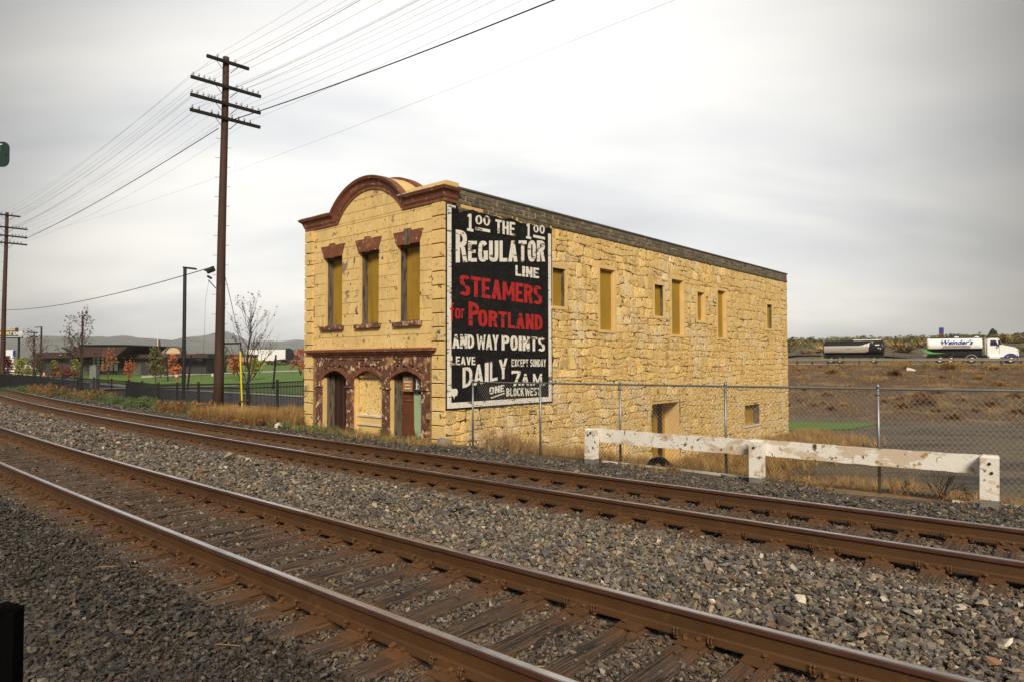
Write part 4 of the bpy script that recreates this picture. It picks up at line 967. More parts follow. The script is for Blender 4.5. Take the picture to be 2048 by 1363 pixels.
row('LEAVE',c4,180,458,635,734,640,733,a=.34,b=.19)
row('DAILY',c4,312,820,765,995,655,880,a=.30,b=.15,gap=.14)
row('EXCEPT',c4,868,1058,668,752,668,750,a=.34,b=.18); row('SUNDAY',c4,1078,1256,668,752,668,752,a=.34,b=.18)
row('7',c4,868,972,798,972,798,970,a=.32,b=.16)
row('.A.M.',c4,945,1246,832,965,832,962,a=.32,b=.18)
row('ONE',c4,614,786,985,1070,955,1032,a=.34,b=.19); bar(c4,[(632,1114),(790,1060),(790,1044),(632,1100)])
row('BLOCK',c4,808,1008,995,1088,990,1082,a=.34,b=.18); row('WEST',c4,1020,1196,992,1085,988,1074,a=.34,b=.19)
spl=[c4(*p) for p in ((175,1020),(185,995),(205,1005),(225,1000),(250,1005),(258,1040),(248,1080),(225,1085),(215,1122),(205,1088),(182,1080),(168,1060),(185,1045),(170,1035))]
part('emblem',MB().add([(x,SGY-.008,z) for x,z in spl][::-1],[tuple(range(len(spl)))]),ad,mats=['white'])
#@@REST
# ================================================================== BLACK METAL FENCE ALONG THE PARK
FD=13.6; fb=trk(30,FD,-.6)
BF=thing('metal_fence','long black metal picket fence between the rail line and the park','fence',fb)
def rel3(p): return (p[0]-fb.x,p[1]-fb.y,p[2]-fb.z)
FQ=trk(44,FD); FE=(Vector((-52,64,0))-FQ).normalized()
def fxy(s): return trk(s,FD) if s<=44 else FQ+FE*(s-44)
def fpt(s,dz): P=fxy(s); return (P.x,P.y,fence_top(s)+dz)
pick=MB().box((-.011,-.011,-1.42),(.011,.011,0)).mesh('picket',['blackmetal']); restp=MB()
s=22.15;n=0
while s<92:
    P=fpt(s,0); 
    if n<298: part('picket',pick,BF,loc=rel3(P))
    else: q=rel3(P); restp.box((q[0]-.011,q[1]-.011,q[2]-1.42),(q[0]+.011,q[1]+.011,q[2]))
    n+=1; s+=.118
part('pickets',restp,BF,mats=['blackmetal'],kind='stuff')
for dz in (-.03,-.20,-1.32):
    part('fence_rail',MB().tube([rel3(fpt(a,dz)) for a in np.arange(22,93,1.2)],.02,4),BF,mats=['blackmetal'])
pm=MB().box((-.04,-.04,-1.6),(.04,.04,.06)); pm.box((-.048,-.048,.06),(.048,.048,.085)); pm=pm.mesh('post',['blackmetal'])
for s in (22.1,24.16,26.71,29.26,32.02,34.8,37.72,40.6,43.3,46,48.7,51.4,54.1,56.8,59.5,62.2,64.9,67.6,70.3,73,75.7,78.4,81.1,83.8,86.5,89.2): part('post',pm,BF,loc=rel3(fpt(s,0)))
# ================================================================== CHAIN-LINK FENCE
CD=13.42
cs=[13.0,10.6,8.25,5.74,2.93,.2,-2.6,-5.4]
cb0=trk(6,CD,-.46); CF=thing('chain_link_fence','galvanised chain-link fence with a single top rail beside the yellow side wall','fence',cb0)
def rc(p): return (p[0]-cb0.x,p[1]-cb0.y,p[2]-cb0.z)
ctop=lambda s: ip(s,[(-6,1.42),(2.9,1.36),(8,1.33),(13,1.30)])
def cpt(s,z): P=trk(s,CD); return (P.x,P.y,z)
part('top_rail',MB().tube([rc(cpt(s,ctop(s))) for s in np.arange(13.0,-5.6,-.8)],.022,7),CF,mats=['galv'],smooth=True)
for s in cs:
    g=G(*trk(s,CD).xy); q=rc(cpt(s,0)); mb=MB(); zt=ctop(s)+.03-cb0.z; mb.tube([(q[0],q[1],g-cb0.z-.15),(q[0],q[1],zt)],.027,8); mb.lathe([(.032,-.02),(.034,.02),(.02,.045),(.005,.055)],8,(q[0],q[1],zt))
    mb.lathe([(.034,-.015),(.034,.015)],8,(q[0],q[1],zt-.13)); part('post',mb,CF,mats=['galv'],smooth=True)
wm=MB(); pitch=.088; zb_=-.42
def wire(s0,sgn,dd):
    zt=ctop(s0)-.0; hh=zt-zb_; run=hh/1.15*sgn; 
    a=(s0,zb_); b=(s0+run,ctop(s0+run))
    pts=[]
    for k in range(5):
        t=k/4; s_=a[0]+(b[0]-a[0])*t
        if s_<-5.4 or s_>13.0: continue
        P=trk(s_,CD+dd); pts.append(rc((P.x,P.y,a[1]+(b[1]-a[1])*t)))
    if len(pts)>1: wm.tube(pts,.0028,3,cap=False)
s=-7.2
while s<14.8: wire(s,1,.024); wire(s+.02,-1,.030); s+=pitch
part('wire_mesh',wm,CF,mats=['zinc'],kind='stuff')
# ================================================================== WHITE BARRIER
gp=[(8.62,12.79),(4.86,12.78),(1.30,13.06)]; gb=trk(4.86,12.8,-.45)
GR=thing('white_barrier','low barrier of two peeling white beams on three white posts beside the tracks','barrier',gb)
PP=[trk(*q) for q in gp]; PP=[p-Vector((gb.x,gb.y,0)) for p in PP]
topz=[.365+.45,.385+.45,.375+.45]
for i,p in enumerate(PP):
    t=(PP[min(i+1,2)]-PP[max(i-1,0)]).normalized(); ang=math.atan2(t.y,t.x); rot=Matrix.Rotation(ang,3,'Z')
    mb=MB(); w=.115 if i<2 else .125; zt=topz[i]; lean=.02 if i!=1 else 0
    def V(x,y,z): return rot@Vector((x+lean*(z),y,z))+Vector((p.x,p.y,0))
    vs=[V(*q) for q in ((-w,-w,-.2),(w,-w,-.2),(w,w,-.2),(-w,w,-.2),(-w,-w,.14),(w,-w,.14),(w,w,.14),(-w,w,.14),(-w,-w,zt-.03),(w,-w,zt-.03),(w,w,zt-.03),(-w,w,zt-.03),(-w+.03,-w+.03,zt),(w-.03,-w+.03,zt),(w-.03,w-.03,zt),(-w+.03,w-.03,zt))]
    fs=[];ks=[]
    for lv in range(3):
        for j in range(4): a=lv*4+j;b=lv*4+(j+1)%4; fs.append((a,b,b+4,a+4)); ks.append(1 if lv==0 else 0)
    fs.append((12,13,14,15)); ks.append(0); mb.add(vs,fs); mb.m=ks
    pp=part('post',mb,GR,mats=['guard','guardc'])
    for dz in ((.12,.0),(.26,.03)) if i==2 else ((.14,-.02),):
        c=V(dz[1],-w-.001,zt-dz[0]); c2=V(dz[1],-w-.02,zt-dz[0]); part('bolt',MB().tube([c,c2],.022,8),pp,mats=['tyre'])
for i in range(2):
    a,b=PP[i],PP[i+1]; t=(b-a).normalized(); nrm=Vector((-t.y,t.x,0))
    back=nrm if nrm.dot(Vector((CT,ST,0)))>0 else -nrm
    o=back*.13; za,zb2=topz[i]-.015,topz[i+1]-.03; n=24; vs=[];fs=[]
    for k in range(n+1):
        q=a.lerp(b,k/n)+o+t*((-.06 if i==0 else .0)+(.06 if i==1 else 0))*(1 if k in(0,n) else 0); sag=-.012*math.sin(math.pi*k/n)+.003*math.sin(k*1.7+i); z=za+(zb2-za)*k/n+sag
        vs+=[(q.x,q.y,z),(q.x+back.x*.10,q.y+back.y*.10,z),(q.x+back.x*.10,q.y+back.y*.10,z-.29),(q.x,q.y,z-.29+.004*math.sin(k*2.3))]
    for k in range(n):
        for j in range(4): A=k*4+j;B2=k*4+(j+1)%4; fs.append((A,B2,B2+4,A+4))
    fs+=[(0,1,2,3),(n*4+3,n*4+2,n*4+1,n*4)]
    part('beam',MB().add(vs,fs),GR,'beam with heavy flaking' if i==0 else None,['guard'])
# planks, boards, half-buried tyre, pale stone
def plank(p0,p1,w,h,m,label,cat='board',name='board',lift=.03,group=None):
    a,b=Vector(p0),Vector(p1); t=(b-a).normalized(); nr=Vector((-t.y,t.x,0)).normalized()*w/2; mb=MB()
    mid=(a+b)/2; off=Vector((mid.x,mid.y,mid.z)); q=[a-nr-off,b-nr-off,b+nr-off,a+nr-off]; mb.prism([(v.x,v.y,v.z) for v in q],(0,0,h)); return single(name,mb,[m],label,cat,loc=off)
def gpix(px,py,z): v=ray(px,py); P=EYE+v*((z-1.85)/v.z); return P
a=gpix(1205,923,-.44);b=gpix(1345,936,-.47);c=gpix(1355,938,-.47);d=gpix(1500,957,-.45)
plank((a.x,a.y,G(a.x,a.y)+.01),(b.x,b.y,G(b.x,b.y)+.01),.10,.04,'paleboard','whitewashed board lying in gravel at the foot of the left white post')
plank((c.x,c.y,G(c.x,c.y)+.01),(d.x,d.y,G(d.x,d.y)+.01),.10,.04,'paleboard','whitewashed board in gravel ending near the middle white post')
a=gpix(1762,972,-.5);b=gpix(1885,988,-.5); plank((a.x,a.y,G(a.x,a.y)+.02),(b.x,b.y,G(b.x,b.y)+.02),.12,.05,'oldwood','grey brown plank lying under the right hand white beam')
a=gpix(1905,1003,-.45);b=gpix(1968,1009,-.45); plank((a.x,a.y,G(a.x,a.y)+.01),(b.x,b.y,G(b.x,b.y)+.01),.09,.03,'paleboard','short white splintered board left of the right hand white post')
a=gpix(2003,1003,-.45);b=gpix(2040,1008,-.45); plank((a.x,a.y,G(a.x,a.y)+.01),(b.x,b.y,G(b.x,b.y)+.01),.07,.03,'paleboard','short white splinter of wood right of the right hand white post')
P=gpix(1318,932,-.47); ty=MB(); prof=[(-.09,.16),(-.105,.21),(-.095,.262),(-.05,.28),(.05,.28),(.095,.262),(.105,.21),(.09,.16)]
n=22;vs=[];fs=[]
for i in range(n+1):
    t=math.pi*(-.06+1.12*i/n)
    for (y,rr) in prof: vs.append((rr*math.cos(t),y,rr*math.sin(t)))
for i in range(n):
    for j in range(7): A=i*8+j; fs.append((A,A+1,A+9,A+8))
ty.add(vs,fs)
TY=single('tyre',ty,['tyre'],'black worn tyre half buried in the gravel before the side wall','tyre',loc=(P.x,P.y,G(P.x,P.y)-.04),rz=math.radians(-38))
tr=MB()
for i in range(18):
    t=math.pi*(.02+.96*i/17); rot=Matrix.Rotation(-t,3,'Y'); 
    for y0,y1 in ((-.08,-.03),(-.02,.02),(.03,.08)):
        tr.add([rot@Vector(p) for p in ((.277,y0,-.011),(.277,y1,-.011),(.277,y1,.011),(.277,y0,.011),(.29,y0,-.011),(.29,y1,-.011),(.29,y1,.011),(.29,y0,.011))],[(4,5,6,7),(0,1,5,4),(1,2,6,5),(2,3,7,6),(3,0,4,7)])
part('tread',tr,TY,mats=['tyre'])
def boulder(loc,r_,m,label,name='stone',cat='stone',sq=.7,seed=1):
    rr=random.Random(seed); bm=bmesh.new(); bmesh.ops.create_icosphere(bm,subdivisions=2,radius=r_)
    for v in bm.verts: v.co*=1+.25*noise.noise(v.co*3/r_*.4+Vector((seed,0,0))); v.co.z*=sq
    me=bpy.data.meshes.new(name); bm.to_mesh(me); bm.free(); me.materials.append(M[m]); return single(name,me,None,label,cat,loc=loc)
P=gpix(557,856,-.35); boulder((P.x,P.y,G(P.x,P.y)+.06),.15,'guard','smooth white stone in dry weeds left of the building','stone',sq=1.1,seed=4)
P=gpix(885,886,-.44); boulder((P.x,P.y,G(P.x,P.y)+.05),.2,'guardc','grey rubble lump at the foot of the near building corner',seed=9)
# near foreground post at the lower left, green street sign at the left edge
fgp=at(6,1215,2.75); mb=MB(); zt=fgp.z
mb.prism([(-.055,-.055,-.5),(.055,-.055,-.5),(.055,.055,-.5),(-.055,.055,-.5)],(0,0,zt+.5-.01)); mb.prism([(-.055,-.055,zt-.01),(.055,-.055,zt-.01),(.055,.055,zt-.01),(-.055,.055,zt-.01)],(0,0,.0)) if 0 else None
mb.lathe([(.075,zt-.012),(.072,zt),(.045,zt+.014),(.0,zt+.018)],4,(0,0,0))
single('marker_post',mb,['tar'],'squat black post at the lower left corner of the gravel','post',loc=(fgp.x,fgp.y,0),rz=.3)
sgY=5.6; tr_=at(19,284,sgY); br_=at(19,334,sgY); hh=(tr_.z-br_.z); ww=.62; rad=.05
SG=thing('street_sign','dark green street sign on a pole at the left edge of the view','sign',(at(-60,700,sgY).x,sgY,G(at(-60,700,sgY).x,sgY)))
rx,ztop=tr_.x-SG.location.x,tr_.z-SG.location.z; out=[]
for (cx,cz,a0) in ((rx-rad,ztop-rad,0),(rx-ww+rad,ztop-rad,90),(rx-ww+rad,ztop-hh+rad,180),(rx-rad,ztop-hh+rad,270)):
    for k in range(6): a=math.radians(a0+18*k); out.append((cx+rad*math.cos(a),-.004,cz+rad*math.sin(a)))
part('sign_blade',MB().prism(out,(0,.008,0)),SG,mats=['greensign']); part('pole',MB().tube([(-.25,.03,-.2),(-.25,.03,ztop+.1)],.03,8),SG,mats=['galv'])
xT=at(2.5,300,sgY).x-SG.location.x; zT=at(2,288.5,sgY).z-SG.location.z; part('lettering',MB().box((xT-.015,-.009,zT-.062),(xT-.007,-.0045,zT)).box((xT-.028,-.009,zT-.008),(xT+.012,-.0045,zT)),SG,mats=['whitepaint'])
part('bolt',MB().tube([(at(12.5,310,sgY).x-SG.location.x,-.012,at(12,310.5,sgY).z-SG.location.z),(at(12.5,310,sgY).x-SG.location.x,-.002,at(12,310.5,sgY).z-SG.location.z)],.006,8),SG,mats=['arm'])
# ================================================================== UTILITY POLES AND WIRES
ADIR=Vector((.69,.724,0)); LDIR=Vector((-.724,.69,0))
def steps(T,z0,z1,r0,lean=Vector((0,0,0)),n=20):
    for i in range(n):
        z=z0+(z1-z0)*i/(n-1); sg=1 if i%2 else -1; x=sg*(r0*.8); c=lean*(z/14.4)
        d=Vector((.97*sg,-.2,0)); p=c+d*r0*.8+Vector((0,0,z)); q=p+d*.17
        part('step',MB().tube([p,q,q+Vector((0,0,.035))],.008,4),T,mats=['arm'])
def upole(base,h,label,lean,big=True):
    T=thing('utility_pole',label,'pole',base,0,'wooden poles along the rail line')
    mb=MB(); n=10; mb.tube([lean*(h*t/14.4)/1+Vector((.012*math.sin(t*9),0,h*t)) if 0 else lean*t+Vector((.010*math.sin(t*9),0,h*t-(.4 if t==0 else 0))) for t in [i/n for i in range(n+1)]],[.20-.075*i/n for i in range(n+1)],12)
    part('pole',mb,T,mats=['gpole'],smooth=True)
    arms=[(h-.26,-.85,.90,[-.42,.32]),(h-1.29,-1.45,1.45,[-1.36,-1.14,-.93,-.72,-.51,.40,.63,.85,1.10,1.33]),(h-2.0,-1.45,1.45,[-1.40,-1.18,-.95,-.74,-.62,-.5,.40,.62,.86,1.10,1.36]),(h-2.61,-1.45,1.45,[-1.36,-1.1,-.6,-.33,.24,.52,.76,1.02])]
    tips=[]
    for ai,(z,l0,l1,pins) in enumerate(arms):
        c=lean*(z/h)-LDIR*.17; m_=MB(); a=c+ADIR*l0; b=c+ADIR*l1; nr=LDIR*.05
        m_.prism([(a-nr)+Vector((0,0,z-.06)),(b-nr)+Vector((0,0,z-.06)),(b+nr)+Vector((0,0,z-.06)),(a+nr)+Vector((0,0,z-.06))],(0,0,.12))
        A=part('crossarm',m_,T,mats=['arm'])
        for sg,l in ((-1,-.46),(1,.46)):
            part('brace',MB().tube([c+ADIR*l+Vector((0,0,z-.06)),c+ADIR*sg*.12+Vector((0,0,z-.42))],.013,4),A,mats=['arm'])
        for l in pins:
            p=c+ADIR*l; I=MB(); big_=ai==3
            I.tube([p+Vector((0,0,z+.05)),p+Vector((0,0,z+.13))],.012,4)
            if big_: I.lathe([(.03,0),(.034,.03),(.03,.10),(.02,.13)],7,(p.x,p.y,z+.08))
            else: I.lathe([(.028,0),(.045,.02),(.042,.05),(.025,.065),(.03,.085),(.01,.10)],7,(p.x,p.y,z+.11))
            part('insulator',I,A,mats=['glassins']); tips.append(p+Vector((0,0,z+.19)))
    return T,tips
B1=at(436,822,28.05); B1.z=-.2; T1p=at(452,115,28.05); H1=T1p.z-B1.z; lean1=Vector((T1p.x-B1.x,0,0))
UP1,tips1=upole(B1,H1,'tall dark wooden utility pole with four crossarms left of the building',lean1)
steps(UP1,2.4,H1-3.0,.19,lean1,24)
B2=at(3,800,57.8); B2.z=-.2; T2p=at(7,425,57.8); H2=T2p.z-B2.z
UP2,tips2=upole(B2,H2,'distant wooden utility pole with crossarms cut by the left edge of the view',Vector((.15,0,0)))
steps(UP2,2.4,H2-3.0,.19,Vector((.15,0,0)),24)
def local1(px,py): p=at(px,py,28.05); return Vector((p.x-B1.x,0,p.z-B1.z))
part('splice_case',MB().tube([local1(411,541)+Vector((0,-.1,0)),local1(416,541)+Vector((0,-.1,0)),local1(417,543)+Vector((0,-.1,0)),local1(430,538)+Vector((0,-.1,0))],[.03,.06,.12,.12],8),UP1,mats=['tyre'])
part('strut',MB().tube([local1(441,687),local1(482,686)],.035,8).tube([local1(481.5,684),local1(481.5,693)],.03,8),UP1,'horizontal strut holding the guy wire',['arm'])
part('guy_wire',MB().tube([local1(448,543),local1(459,590),local1(481,686),local1(482,826)],.012,4),UP1,mats=['arm'])
part('guy_guard',MB().tube([local1(480.5,702),local1(484.5,822)],.032,8),UP1,'yellow plastic guard on the guy wire',['yellow'])
part('tag',MB().box(local1(428.5,747)-Vector((0,.25,0)),local1(431.5,751)-Vector((0,.19,0))),UP1,mats=['whitepaint'])
part('drop_wire',MB().tube([local1(418,560),local1(411,600),local1(408,690),local1(402,760)],.006,3),UP1,mats=['arm'])
part('bracket',MB().tube([local1(417,560),local1(432,577)],.02,4).tube([local1(415,552),local1(423,557)],.05,6),UP1,mats=['arm'])
def overhead(a,b,sag,r_,label,group,n=24,mt='arm'):
    a,b=Vector(a),Vector(b); off=a.copy(); pts=[a.lerp(b,i/n)-Vector((0,0,4*sag*(i/n)*(1-i/n)))-off for i in range(n+1)]
    return single('overhead_wire',MB().tube(pts,r_,4),[mt],label,'wire',loc=off,group=group)
B0=Vector((B1.x+30.9,B1.y-29.8,-.2)); WA=lambda q:'topmost' if q<2 else 'second' if q<12 else 'third' if q<23 else 'lowest'; WL=lambda q:f'thin bare wire from the {WA(q)} crossarm of the near pole left to the far pole'; WR=lambda q:f'thin bare wire from the {WA(q)} crossarm of the near pole up to the top edge'
use=[0,1,2,4,6,7,9,11,12,13,17,20,23,24,27,30]
off0=B0-B1
for q in use:
    if q>=len(tips1): continue
    a=tips1[q]+B1; b=tips2[q]+B2; overhead(a,b,.55+.05*(q%4),.0042,WL(q),f'thin wires left of the near pole, {WA(q)} crossarm')
    c=tips1[q]+B1+off0+Vector((0,0,-.2*(q%3))); overhead(a,c,.75+.12*(q%5),.0042,WR(q),f'thin wires right of the near pole, {WA(q)} crossarm')
kz=B1+lean1*.8+Vector((0,0,0)); ka=at(437,257,28.0); kb=at(456,243,28.0)
kc=at(50,478,56.5); overhead(ka,kc,.25,.021,'thick black cable running left from the near utility pole to the far one','main cable')
v=ray(1080,0); t_=0
ke=at(1080,0,16.9); kd=ka+(ke-kb)/(.37)*1.0; overhead(kb,kb+(ke-kb)*2.3+Vector((0,0,.9)),.55,.021,'thick black cable running up right from the near pole past the frame top','main cable')
la=at(428,533,28.0); lb=at(4,620,57.8); overhead(la,lb,.45,.018,'low black service cable sagging left from the splice box on the near pole','service cable')
fa=at(60,470,110); fb2=at(1400,-20,26); overhead(fa,fb2,1.0,.006,'faint single wire crossing behind the others to the upper right','faint wire')
# ================================================================== LAMP POSTS
def lamp(px,base_y,top_y,Y,label,arm=.9,r_=.09,head=True,lean=0,basez=None,armdir=1):
    t=at(px,top_y,Y); g=G(t.x,Y) if basez is None else basez
    T=thing('lamp_post',label,'lamp post',(t.x-lean,Y,g),0,'black lamp posts in the park'); h=t.z-g
    part('pole',MB().tube([(0,0,-.3),(lean*.5,0,h*.5),(lean,0,h)],[r_,r_*.92,r_*.85],8),T,mats=['blackmetal'])
    mb=MB(); x0=lean-.08*armdir; x1=lean+arm*armdir; mb.prism([(x0,-.1,h-.02),(x1,-.13,h-.10),(x1,.13,h-.10),(x0,.1,h-.02)],(0,0,.09)); 
    part('lamp_head',mb,T,mats=['blackmetal']); return T
lamp(370,817,536,37.6,'tallest black lamp post just left of the near utility pole',.60,.11)
lamp(165.5,750,632,76,'black lamp post before the angular dark pavilion roof',.8,.12)
lamp(83,745,654,97,'black lamp post left of the pavilion with its head pointing left',.9,.13,armdir=-1)
def pathlight(px0,y0,px1,y1,Y,label):
    t=at(px0,y0,Y); b=at(px1,y1,Y); T=thing('path_light',label,'path light',(b.x,Y,b.z),0,'leaning path lights on the lawn'); d=t-b
    part('pole',MB().tube([(0,0,-.4),tuple(d)],.08,6),T,mats=['blackmetal']); part('lamp_head',MB().tube([(d.x,0,d.z-.45),(d.x+.5,0,d.z-.5)],.05,5).lathe([(.0,-.22),(.28,-.18),(.3,0),(.1,.08)],8,(d.x+.7,0,d.z-.45)),T,mats=['blackmetal'])
pathlight(383,709,375,770,62,'leaning black path light right of the tallest lamp post')
pathlight(552,709,546,768,60,'leaning black path light just left of the building')
pathlight(334,714,336,755,84,'short black path light beside the pavilion corner')
pathlight(465,752,465,772,70,'thin short black path light behind the near utility pole') if 0 else None
#@@PARK
# ================================================================== PARK, PAVILION AND TOWN EDGE (left)
def gthing(name,label,cat,px,Y,rz=0,group=None,py=None):
    p=at(px,730 if py is None else py,Y); z=G(p.x,Y) if py is None else p.z
    return thing(name,label,cat,(p.x,Y,z),rz,group)
PVY=112; PV=gthing('pavilion','low dark park pavilion with an angular upswept brown roof and glazed hall','pavilion',225,PVY)
def pv(px,py,dy=0):
    p=at(px,py,PVY+dy); return Vector((p.x-PV.location.x,dy,p.z-PV.location.z))
def slab(mb,pts,ext): 
    return mb.prism(pts,ext)
def rectw(mb,pxa,pya,pxb,pyb,dy,dep):
    a=pv(pxa,pya,dy); b=pv(pxb,pyb,dy); mb.box((a.x,dy,b.z),(b.x,dy+dep,a.z)); return mb
part('wall',rectw(MB(),84,710,160,775,0,8),PV,'left wing wall of dark panels',['pavdark'])
for x0 in (84,97,110,123,136): part('panel',rectw(MB(),x0+.4,716.5,x0+12.4,723.5,-.1,.1),PV,mats=['pavwall'])
part('wall',rectw(MB(),262,712,300,770,0,8),PV,'grey panel wall right of the hall',['pavwall']); part('wall',rectw(MB(),300,712,412,770,1,8),PV,'right wing wall',['pavdark'])
part('wall',rectw(MB(),160,711,183,770,.5,7),PV,None,['pavwall'])
part('eave',rectw(MB(),70,704,168,715.5,-1.2,10),PV,'flat dark eave of the left wing',['pavroof']); part('eave',rectw(MB(),240,708,416,715,-1.2,10),PV,'flat dark eave of the right wing',['pavroof'])
rf=MB(); P=[pv(*q) for q in ((173,704.5),(190,691),(286,691.5),(262,711),(236,713),(180,714))]
rf.prism([(p.x,-4,p.z) for p in P],(0,12,0)); rfo=part('roof',rf,PV,'upswept brown roof of the hall',['pavroof'])
rf=MB(); P=[pv(*q) for q in ((188,690),(287,690.2),(287,691.8),(188,691.5))]; rf.prism([(p.x,-4.3,p.z) for p in P],(0,12.6,0)); part('fascia',rf,PV,mats=['blackmetal'])
rf=MB(); P=[pv(*q) for q in ((145,695),(147,694.4),(175,704),(168,708))]; rf.prism([(p.x,-3,p.z) for p in P],(0,10,0)); part('roof',rf,PV,'small left butterfly roof',['blackmetal'])
for k in range(6): a=pv(150+4*k,696.5+1.4*k,-3.2);b=pv(172-.3*k,696+.6*k,-3.2); part('roof_batten',MB().tube([a,b],.06,4),PV,mats=['pavroofl'])
gl=rectw(MB(),183,713,236,746,.2,.1); glz=part('glazing',gl,PV,'tall hall windows with a pale painted-in sky reflection',['reflpaint'])
for x in (183,191,200,208.5,217,226,236): part('mullion',rectw(MB(),x-.6,713,x+.6,746,.0,.2),glz,mats=['blackmetal'])
for y in (719.5,726): part('transom',rectw(MB(),183,y-.5,236,y+.5,.02,.15),glz,mats=['blackmetal'])
part('wall',rectw(MB(),183,740,236,770,.15,1),PV,None,['pavdark']); part('pier',rectw(MB(),236,711,250,770,-.3,2),PV,None,['pavdark'])
part('door',rectw(MB(),282,725,300,748,-.1,.1),PV,None,['pavdark'])
for x in (121,249,262): part('soffit_lamp',MB().lathe([(.0,-.05),(.2,0),(.0,.08)],8,tuple(pv(x,709.5 if x<200 else 715,-1.4))),PV,mats=['whitepaint'])
rw=MB(); 
cab=gthing('cabinet','grey green utility cabinet left of the pavilion windows','cabinet',185,84); a=at(179,730,84); b=at(192,750,84)
part('box',MB().box((a.x-cab.location.x,0,-.3),(b.x-cab.location.x,.8,a.z-cab.location.z)),cab,mats=['cabinet']); part('lid',MB().box((a.x-cab.location.x-.05,-.06,a.z-cab.location.z),(b.x-cab.location.x+.05,.86,a.z-cab.location.z+.06)),cab,mats=['cabinet'])
flag=gthing('flagpole','thin white flagpole with a furled dark flag behind the pavilion','flagpole',315,125); h=at(315,660,125).z-flag.location.z
part('pole',MB().tube([(0,0,0),(0,0,h)],.07,6),flag,mats=['whitepaint']); part('flag',MB().prism([(0,.05,h-1.6),(.35,.1,h-1.9),(.5,.1,h-3.8),(.15,.05,h-4.0)],(0,.12,0)),flag,mats=['boardred'])
# mission-style building with arched gable
MBY=185; MS=gthing('mission_building','tan stucco building with a small arched gable beyond the lawn','building',380,MBY)
def ms(px,py,dy=0): p=at(px,py,MBY+dy); return Vector((p.x-MS.location.x,dy,p.z-MS.location.z))
def rms(mb,a0,b0,a1,b1,dy,dep): a=ms(a0,b0,dy);b=ms(a1,b1,dy); return mb.box((a.x,dy,b.z),(b.x,dy+dep,a.z))
part('wall',rms(MB(),322,708,391,742,0,12),MS,mats=['tanbrick']); part('coping',rms(MB(),321,706,391.5,708.2,-.3,12.6),MS,mats=['tancap'])
part('wall',rms(MB(),391,716,409,742,0,10),MS,mats=['tanbrick']); part('coping',rms(MB(),391,714.3,409,716,-.3,10.5),MS,mats=['tancap']); part('pier',rms(MB(),408,712,415,742,-.2,10),MS,mats=['tanbrick']); part('coping',rms(MB(),407,710.5,416,712.3,-.5,10.5),MS,mats=['tancap'])
A=[ms(332+15*(1-math.cos(t)),706.5-14*math.sin(t)) for t in np.linspace(0,math.pi,17)]; g_=MB(); g_.prism([(p.x,-.1,p.z) for p in A],(0,3,0)); gbl=part('gable',g_,MS,mats=['cream'])
rm=MB()
for a,b in zip(A,A[1:]):
    c=sum(A,Vector())/len(A); k=1.12; oa=c+(a-c)*k; ob=c+(b-c)*k; rm.prism([(a.x,-.5,a.z),(b.x,-.5,b.z),(ob.x,-.5,ob.z),(oa.x,-.5,oa.z)],(0,3.6,0))
part('rim',rm,gbl,mats=['tancap'])
MS2=gthing('low_wall','distant brown coped wall behind the autumn shrubs and bare tree','wall',478,195); a=at(466,711,195);b=at(500,725,195)
part('wall',MB().box((a.x-MS2.location.x,0,-2),(b.x-MS2.location.x,6,a.z-MS2.location.z)),MS2,mats=['tanbrick']); part('coping',MB().box((a.x-MS2.location.x-.3,-.3,a.z-MS2.location.z),(b.x-MS2.location.x+.3,6,a.z-MS2.location.z+.35)),MS2,mats=['tancap'])
# semi-trailer truck
TY_=210; TK=gthing('semi_truck','dark semi truck with a long white ribbed trailer beyond the park lawn','truck',550,TY_)
def tk(px,py): p=at(px,py,TY_); return p.x-TK.location.x,p.z-TK.location.z
x0,z0=tk(496,721); x1,z1=tk(573.5,698)
tl=part('trailer',MB().box((x0,-1.25,z0),(x1,1.25,z1)),TK,mats=['trailer'])
rb=MB(); n=26
for i in range(n): xx=x0+(x1-x0)*(i+.5)/n; rb.box((xx-.04,-1.31,z0+.1),(xx+.04,-1.25,z1-.1))
part('ribs',rb,tl,mats=['trailer']); part('roof_rail',MB().box((x0,-1.3,z1),(x1,1.3,z1+.12)),tl,mats=['arm'])
c0,cz1=tk(574.5,696.5); c1,_=tk(591,700); part('cab',MB().prism([(c0,-1.2,z0+.2),(c1+1.2,-1.2,z0+.2),(c1+1.3,-1.2,z0+1.6),(c1,-1.2,z0+1.9),(c1-.5,-1.2,cz1-.3),(c0+1,-1.2,cz1+.1),(c0,-1.2,cz1)],(0,2.4,0)),TK,mats=['tankblack'])
part('window',MB().box((c1-1.5,-1.26,z0+2.0),(c1-.5,-1.2,z0+2.9)),TK,mats=['glass'])
for xx in (x0+1,x0+2.2,x1-1.5,x1-.4,c1+.4): 
    wz=max(.5,z0-.05); w=part('wheel',MB().lathe([(.52,-.15),(.52,.15)],12,(xx,-1.1,wz),'y'),TK,mats=['tyre']); part('rim',MB().lathe([(.25,-.03),(.25,.0)],10,(xx,-1.27,wz),'y'),w,mats=['steel'])
